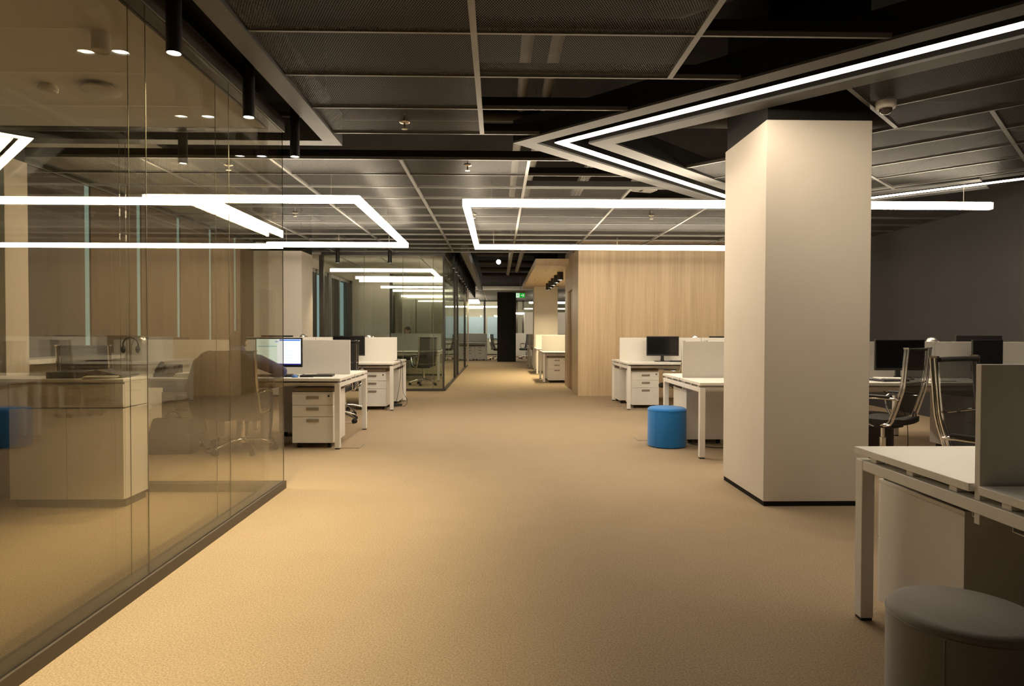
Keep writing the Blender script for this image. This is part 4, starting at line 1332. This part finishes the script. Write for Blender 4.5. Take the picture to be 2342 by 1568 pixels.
# sideboard in the glass room with its load
t = thing('sideboard', 'white sideboard cupboard inside the near glass room', 'sideboard', (-3.41, 4.63, 0))
MB().box(0.0, 0.79, 0.02, 0.33, 0.06, 0.70).box(-0.95, 0.79, 0.02, 0.33, 0.705, 0.885).box(-0.95, -0.93, 0.02, 0.33, 0.0, 0.705).build('carcass', 'cabinet', t, bevel=0.002)
MB().box(0.02, 0.775, 0.05, 0.31, 0.0, 0.06).build('plinth', 'gap', t)
MB().box(-0.93, -0.001, 0.31, 0.33, 0.0, 0.704).build('shade_panel', 'gap', t)  # added dark sheet; shade of the knee space is put into its colour
MB().box(0.002, 0.393, 0.0, 0.0195, 0.062, 0.698).build('door', 'cabinet', t, bevel=0.0015)
MB().box(0.397, 0.788, 0.0, 0.0195, 0.062, 0.698).build('door', 'cabinet', t, bevel=0.0015)
MB().box(0.002, 0.788, 0.0, 0.0195, 0.707, 0.868).build('drawer', 'cabinet', t, bevel=0.0015)
MB().box(-0.948, -0.002, 0.0, 0.0195, 0.707, 0.868).build('drawer', 'cabinet', t, bevel=0.0015)
MB().box(-0.952, 0.793, -0.004, 0.333, 0.8855, 0.905).build('top_board', 'white', t, bevel=0.002)
ZT = 0.905
t = thing('desk_calendar', 'yellow and black printed box standing at the left end of the white sideboard', 'box', (-3.77, 4.83, ZT), -0.05)
MB().box(-0.14, 0.14, -0.025, 0.025, 0, 0.205).build('carton', 'box_dark', t, bevel=0.003)
m = MB().box(-0.141, 0.141, -0.026, 0.026, 0.0, 0.055).box(-0.141, 0.141, -0.026, 0.026, 0.198, 0.206)
def digit(m, x, z, segs):
    S = {'a': (0, 0.022, 0.014, 0.003), 'b': (0.0055, 0.0115, 0.003, 0.014), 'c': (0.0055, -0.0115 + 0.0, 0.003, 0.014)}
m.box(0.045, 0.050, -0.0262, -0.0255, 0.125, 0.155).box(0.041, 0.046, -0.0262, -0.0255, 0.147, 0.152).box(0.040, 0.055, -0.0262, -0.0255, 0.121, 0.126)
x0 = 0.092
for (a, b, c, d) in ((0, 0.018, 0, 0.004), (0, 0.018, 0.015, 0.019), (0, 0.018, 0.030, 0.034), (0, 0.004, 0, 0.034), (0.014, 0.018, 0, 0.034)):
    m.box(x0 + a, x0 + b, -0.0262, -0.0255, 0.121 + c, 0.121 + d)
m.build('yellow_print', 'box_yellow', t)
t = thing('ring_binder', 'black open ring binder lying on the white sideboard', 'binder', (-3.02, 4.80, ZT), 0.1)
MB().box(-0.17, 0.10, -0.12, 0.14, 0, 0.045).build('cover', 'black_plastic', t, bevel=0.006)
m = MB()
m.add([(0.10, -0.12, 0.03), (0.34, -0.12, 0.012), (0.34, 0.14, 0.012), (0.10, 0.14, 0.03), (0.10, -0.12, 0.045), (0.16, -0.12, 0.060), (0.16, 0.14, 0.060), (0.10, 0.14, 0.045), (0.34, -0.12, 0.018), (0.34, 0.14, 0.018)],
      [(0, 1, 8, 5, 4), (3, 7, 6, 9, 2), (4, 5, 6, 7), (5, 8, 9, 6), (8, 1, 2, 9), (0, 3, 2, 1), (0, 4, 7, 3)])
m.build('flap', 'binder_dark', t)
for k in range(3):
    slab_thing('paper_sheaf', 'white paper sheaf by the open binder on the sideboard, %s' % ['lowest', 'middle', 'uppermost'][k], 'papers',
               (-2.83 + 0.01 * k, 4.74 - 0.01 * k, ZT + 0.0 + 0.0065 * k), (0.21, 0.15, 0.006), 'paper', 0.22 + 0.05 * k, 0, 'papers on the sideboard')
# bag
t = thing('laptop_bag', 'brown-black laptop bag standing on the carpet in front of a pedestal', 'bag', (-3.30, 6.72, 0), 0.05)
m = MB()
pr = []
for z, hw, hd in ((0.0, 0.215, 0.085), (0.03, 0.228, 0.10), (0.12, 0.225, 0.10), (0.25, 0.205, 0.085), (0.32, 0.195, 0.065), (0.355, 0.185, 0.05)):
    pr.append([(x * hw, y * hd, z) for x, y in ((-0.9, -1), (0.9, -1), (1, -0.8), (1, 0.8), (0.9, 1), (-0.9, 1), (-1, 0.8), (-1, -0.8))])
vs = [p for r in pr for p in r]
fs = []
for j in range(len(pr) - 1):
    for i in range(8): fs.append((j * 8 + i, j * 8 + (i + 1) % 8, (j + 1) * 8 + (i + 1) % 8, (j + 1) * 8 + i))
fs += [tuple(range(8))[::-1], tuple(range(40, 48))]
m.add(vs, fs)
m.build('bag_body', 'bag', t, bevel=0.008)
MB().box(-0.17, 0.17, -0.112, -0.099, 0.05, 0.21).build('front_pocket', 'bag', t, bevel=0.006)
MB().tube([(-0.07, 0, 0.35), (-0.05, 0, 0.40), (-0.025, 0, 0.425), (0.025, 0, 0.425), (0.05, 0, 0.40), (0.07, 0, 0.35)], 0.010, 8).build('handle', 'bag', t, smooth=True)
MB().tube([(0.17, 0, 0.33), (0.24, -0.02, 0.22), (0.31, -0.05, 0.09), (0.36, -0.08, 0.013), (0.42, -0.10, 0.011)], 0.016, 8, flat=0.4).build('shoulder_strap', 'bag', t, smooth=True)
# paper clutter on the right desks
for k, (x, y, rz, s, mt) in enumerate(((3.98, 6.60, 0.2, (0.30, 0.21, 0.02), 'binder_dark'), (4.02, 6.62, -0.15, (0.28, 0.20, 0.012), 'paper'), (4.45, 6.58, 0.1, (0.30, 0.2, 0.014), 'paper'), (5.05, 6.62, 0.3, (0.2, 0.14, 0.006), 'paper'))):
    slab_thing('folder' if mt == 'binder_dark' else 'paper_pile', ['dark folder on the desk right of the big column', 'white papers lying on the dark folder right of the column', 'low white paper pile in front of the right monitor', 'loose white paper on the desk between two right monitors'][k], 'papers',
               (x, y, DT + (0.02 if k == 1 else 0)), s, mt, rz, 0.001, 'papers on the right desks')
# floor boxes
for k, (x, y, s) in enumerate(((-1.60, 7.10, 'beside the corner leg of the occupied left desk'), (1.93, 10.95, 'left of the desk before the oak wall'), (1.72, 7.55, 'half hidden behind the blue pouf'))):
    t = thing('floor_box', 'flush square floor socket lid %s' % s, 'floor socket', (x, y, 0))
    MB().box(-0.13, 0.13, -0.13, 0.13, 0.0002, 0.0025).build('lid_frame', 'galv', t)
    MB().box(-0.12, 0.12, -0.12, 0.12, 0.0026, 0.004).build('carpet_inlay', 'carpet', t)
# cables
def cable(label, path, r=0.004):
    o = MB()
    P = [Vector(p) for p in path]
    pts = []
    for i in range(len(P) - 1):
        p0, p1, p2, p3 = P[max(i - 1, 0)], P[i], P[i + 1], P[min(i + 2, len(P) - 1)]
        for q in range(5):
            s = q / 5
            pts.append(0.5 * ((2 * p1) + (p2 - p0) * s + (2 * p0 - 5 * p1 + 4 * p2 - p3) * s * s + (-p0 + 3 * p1 - 3 * p2 + p3) * s ** 3))
    pts.append(P[-1])
    o.tube(pts, r, 6)
    return tag(o.build('power_cable', 'cable', smooth=True), label, 'cable', 'black power cables')
cable('black cable draped from the second left desk to the carpet, outer loop', [(-1.70, 11.0, DT + 0.004), (-1.63, 11.0, DT + 0.006), (-1.61, 11.02, 0.6), (-1.60, 11.0, 0.3), (-1.57, 10.95, 0.18), (-1.52, 10.95, 0.1), (-1.55, 10.85, 0.006), (-1.75, 10.7, 0.005)])
cable('black cable hanging straight beside the leg of the second left desk', [(-1.72, 10.93, DT + 0.004), (-1.632, 10.93, DT + 0.006), (-1.62, 10.9, 0.55), (-1.66, 10.86, 0.2), (-1.72, 10.8, 0.006), (-1.9, 10.76, 0.005)])
cable('black cable on the carpet behind the blue pouf', [(2.10, 7.25, 0.005), (2.3, 6.95, 0.005), (2.6, 7.0, 0.005), (2.9, 6.85, 0.005)])
cable('black cable hanging under the occupied left desk', [(-2.9, 7.1, 0.69), (-2.6, 7.05, 0.60), (-2.3, 7.1, 0.66), (-2.05, 7.2, 0.70)])
cable('black cable hanging under the desk right of the column', [(4.0, 6.8, 0.66), (4.15, 6.7, 0.5), (4.3, 6.8, 0.30), (4.25, 6.7, 0.006)])
t = thing('power_strip', 'black power strip on the carpet under the second left desk', 'power strip', (-1.72, 10.85, 0), 0.5)
MB().box(-0.13, 0.13, -0.025, 0.025, 0, 0.04).build('strip_body', 'black_plastic', t, bevel=0.004)
t = thing('power_strip', 'black power strip on the carpet behind the blue pouf', 'power strip', (2.75, 7.05, 0), 0.1)
MB().box(-0.13, 0.13, -0.025, 0.025, 0, 0.04).build('strip_body', 'black_plastic', t, bevel=0.004)

# ------------------------------------------------------------------ people
def capsules(mb, chain, n=14):
    """tapered limb through (point, radius) pairs, with ball joints"""
    for i in range(len(chain) - 1):
        (a, ra), (b, rb) = chain[i], chain[i + 1]
        a, b = Vector(a), Vector(b)
        d = (b - a)
        m = 6
        path = [a + d * k / m for k in range(m + 1)]
        P = []
        t = d.normalized()
        ref = Vector((0, 0, 1)) if abs(t.z) < 0.9 else Vector((0, 1, 0))
        u = t.cross(ref).normalized(); w = t.cross(u)
        vs, fs = [], []
        for k in range(m + 1):
            r = ra + (rb - ra) * k / m
            for q in range(n):
                an = 2 * PI * q / n
                vs.append(path[k] + (u * math.cos(an) + w * math.sin(an)) * r)
        for k in range(m):
            for q in range(n):
                fs.append((k * n + q, k * n + (q + 1) % n, (k + 1) * n + (q + 1) % n, (k + 1) * n + q))
        fs.append(tuple(range(n))[::-1]); fs.append(tuple(m * n + q for q in range(n)))
        mb.add(vs, fs)
    for p, r in chain: mb.ball(p, r, n, 8)

def fuse(o, vox, smooth_it=4):
    md = o.modifiers.new('fuse', 'REMESH')
    md.mode = 'VOXEL'
    md.voxel_size = vox
    md.use_smooth_shade = True
    sm = o.modifiers.new('relax', 'SMOOTH')
    sm.iterations = smooth_it
    sm.factor = 0.5

def person(label, loc, rz, upright, vox, sweater, head_turn=0.0):
    t = thing('person', label, 'person', loc, rz)
    SH = 1.0 if upright else 0.955
    NK = Vector((-0.0, 0.02, 1.10)) if upright else Vector((-0.05, 0.09, 1.005))
    HC = Vector((0.0, 0.04, 1.25)) if upright else Vector((-0.06, 0.135, 1.115))
    b = MB()
    # trunk, neck
    capsules(b, [((0, 0.0, 0.55), 0.125), ((0, 0.02, 0.70), 0.125), ((0, 0.04, 0.85), 0.13), ((-0.03, 0.06, SH - 0.04), 0.105)])
    capsules(b, [((-0.03, 0.06, SH - 0.02), 0.07), (tuple(NK), 0.056), (tuple(HC - Vector((0, 0.02, 0.04))), 0.058)])
    sh_r, sh_l = Vector((0.175, 0.07, SH - 0.03)), Vector((-0.215, 0.06, SH - 0.03))
    capsules(b, [(tuple(sh_l), 0.06), ((-0.03, 0.06, SH), 0.075), (tuple(sh_r), 0.06)])
    el_r, el_l = Vector((0.355, 0.22, 0.815)), Vector((-0.33, 0.20, 0.80))
    wr_r, wr_l = Vector((0.22, 0.43, 0.790)), Vector((-0.16, 0.42, 0.790))
    capsules(b, [(tuple(sh_r), 0.054), (tuple(el_r), 0.042), (tuple(wr_r), 0.028)])
    capsules(b, [(tuple(sh_l), 0.054), (tuple(el_l), 0.042), (tuple(wr_l), 0.028)])
    for s in (-1, 1):
        capsules(b, [((s * 0.09, 0.0, 0.545), 0.085), ((s * 0.13, 0.40, 0.525), 0.06), ((s * 0.13, 0.42, 0.28), 0.052), ((s * 0.13, 0.38, 0.085), 0.038)])
        capsules(b, [((s * 0.13, 0.36, 0.05), 0.038), ((s * 0.14, 0.53, 0.036), 0.03)])
    # hands lying on the desk: palm, four unequal fingers and a thumb
    for wv, s in ((wr_r, 1), (wr_l, -1)):
        d = Vector((-0.35 * s, 1.0, -0.10)).normalized()
        sd = Vector((1.0, 0.35 * s, 0)).normalized()
        pc = wv + d * 0.06
        b.ball(tuple(pc), (0.036, 0.046, 0.017), 14, 8, Matrix.Rotation(math.atan2(0.35 * s, 1), 3, 'Z'))
        for k, ln in enumerate((0.062, 0.074, 0.078, 0.070)):
            base = pc + d * 0.034 + sd * s * (0.028 - 0.0185 * k)
            mid = base + d * ln * 0.5 + Vector((0, 0, 0.010))
            tip = base + d * ln + Vector((0, 0, -0.008))
            capsules(b, [(tuple(base), 0.0098), (tuple(mid), 0.009), (tuple(tip), 0.0075)], 10)
        th = pc - sd * s * 0.032 - d * 0.012
        capsules(b, [(tuple(th), 0.012), (tuple(th - sd * s * 0.022 + d * 0.030), 0.0105), (tuple(th - sd * s * 0.018 + d * 0.055), 0.008)], 10)
    # head with face, ears
    M = Matrix.Rotation(head_turn, 3, 'Z') @ Matrix.Rotation(-0.12 if not upright else 0.0, 3, 'X')
    def H(x, y, z): return tuple(HC + M @ Vector((x, y, z)))
    b.ball(H(0, -0.008, 0.020), (0.078, 0.096, 0.098), 20, 14, M)
    b.ball(H(0, 0.030, -0.040), (0.060, 0.066, 0.072), 16, 10, M)
    b.ball(H(0, 0.056, -0.090), (0.030, 0.028, 0.022), 12, 8, M)
    b.ball(H(0, 0.098, -0.020), (0.014, 0.020, 0.020), 10, 8, M)
    b.ball(H(0, 0.090, 0.005), (0.011, 0.016, 0.03), 10, 8, M)
    b.ball(H(0, 0.088, -0.058), (0.024, 0.012, 0.009), 12, 6, M)
    for s in (-1, 1):
        b.ball(H(s * 0.079, -0.012, -0.010), (0.013, 0.022, 0.033), 12, 8, M)
        b.ball(H(s * 0.030, 0.082, 0.018), (0.026, 0.012, 0.010), 10, 6, M)
    body = b.build('body', 'skin', t)
    fuse(body, vox, 3)
    e = MB()
    for s in (-1, 1): e.ball(H(s * 0.031, 0.086, 0.002), (0.011, 0.007, 0.006), 10, 8, M)
    e.build('eyes', 'shoe', t, smooth=True)
    h = MB()
    h.ball(H(0, -0.016, 0.030), (0.084, 0.100, 0.099), 24, 16, M)
    h.ball(H(0, -0.055, -0.030), (0.068, 0.058, 0.062), 18, 12, M)
    ho = h.build('hair', 'hair', t)
    fuse(ho, max(0.006, vox), 3)
    # cut hairline: drop hair in front of the face by shaping (kept behind the brow)
    g = MB()
    capsules(g, [((0, -0.0, 0.535), 0.155), ((0, 0.0, 0.62), 0.150), ((0, 0.03, 0.80), 0.150), ((-0.03, 0.055, SH - 0.06), 0.130)])
    capsules(g, [(tuple(sh_l), 0.074), ((-0.03, 0.055, SH - 0.005), 0.088), (tuple(sh_r), 0.074)])
    capsules(g, [((-0.03, 0.06, SH - 0.01), 0.085), (tuple(NK + Vector((0, -0.012, -0.005))), 0.078), (tuple(NK + Vector((0, -0.005, 0.03))), 0.080)])
    capsules(g, [(tuple(sh_r), 0.074), (tuple(el_r), 0.060), (tuple(wr_r + (el_r - wr_r) * 0.06), 0.038)])
    capsules(g, [(tuple(sh_l), 0.074), (tuple(el_l), 0.060), (tuple(wr_l + (el_l - wr_l) * 0.06), 0.038)])
    go = g.build('sweater', sweater, t)
    fuse(go, max(0.009, vox), 4)
    p = MB()
    for s in (-1, 1):
        capsules(p, [((s * 0.085, -0.01, 0.545), 0.105), ((s * 0.13, 0.40, 0.53), 0.074), ((s * 0.13, 0.42, 0.28), 0.064), ((s * 0.13, 0.385, 0.11), 0.055)])
    po = p.build('trousers', 'trousers', t)
    fuse(po, max(0.010, vox), 4)
    for s in (-1, 1):
        q = MB()
        capsules(q, [((s * 0.13, 0.345, 0.048), 0.046), ((s * 0.14, 0.53, 0.04), 0.038)])
        q.box(s * 0.135 - 0.04, s * 0.135 + 0.04, 0.30, 0.565, 0.002, 0.02)
        so = q.build('shoe', 'shoe', t)
        fuse(so, max(0.008, vox), 2)
    return t
person('person in a dark blue sweater sitting with back to the camera at the lit monitor', (-2.65, 6.76, 0.0), 0.0, False, 0.0055, 'sweater')
person('person of whom only the head shows over a screen deep in the far glass room', (-2.66, 19.4, 0.0), PI * 0.8, True, 0.008, 'trousers')

# jacket hung over the chair back
t = thing('jacket', 'brown quilted jacket draped over the back of the occupied chair', 'jacket', (-2.62, 6.80, -0.078), 0.03)
def loop(hw, hd, cx, cyy, z, n=36, wob=0.0, seed=0):
    out = []
    for k in range(n):
        a = 2 * PI * k / n
        c, s = math.cos(a), math.sin(a)
        r = 1 + wob * math.sin(5 * a + seed) + wob * 0.6 * math.sin(9 * a + 2.3 * seed)
        out.append((cx + hw * (abs(c) ** 0.75) * (1 if c > 0 else -1) * r, cyy + hd * (abs(s) ** 0.85) * (1 if s > 0 else -1) * r, z))
    return out
LV = [(1.125, 0.08, 0.030, -0.10, -0.285), (1.122, 0.17, 0.045, -0.09, -0.285), (1.105, 0.225, 0.060, -0.085, -0.288), (1.06, 0.262, 0.072, -0.085, -0.290), (0.98, 0.280, 0.078, -0.095, -0.288), (0.88, 0.298, 0.082, -0.100, -0.282),
      (0.80, 0.315, 0.086, -0.105, -0.278), (0.70, 0.315, 0.088, -0.095, -0.270), (0.60, 0.310, 0.084, -0.075, -0.262), (0.52, 0.300, 0.078, -0.055, -0.258), (0.46, 0.290, 0.070, -0.045, -0.262), (0.435, 0.285, 0.062, -0.04, -0.265)]
m = MB()
vs, fs = [], []
n = 36
for j, (z, hw, hd, cx, cyy) in enumerate(LV):
    q = 1 + 0.03 * math.sin(j * 2.1)
    L = loop(hw * q, hd, cx, cyy, z, n, 0.03, j * 0.7)
    vs += [(x, y, zz + (0.02 * math.sin(6 * x * 3) if j >= 9 else 0)) for x, y, zz in L]
for j in range(len(LV) - 1):
    for k in range(n): fs.append((j * n + k, j * n + (k + 1) % n, (j + 1) * n + (k + 1) % n, (j + 1) * n + k))
fs.append(tuple(range(n))[::-1]); fs.append(tuple((len(LV) - 1) * n + k for k in range(n)))
m.add(vs, fs)
jb = m.build('jacket_body', 'jacket', t, smooth=True)
sd = jb.modifiers.new('round', 'SUBSURF'); sd.levels = 1; sd.render_levels = 1
m = MB()
capsules(m, [((-0.31, -0.33, 1.0), 0.062), ((-0.365, -0.345, 0.78), 0.066), ((-0.33, -0.335, 0.52), 0.058), ((-0.29, -0.33, 0.36), 0.05)])
jo = m.build('sleeve', 'jacket', t)
fuse(jo, 0.010, 6)
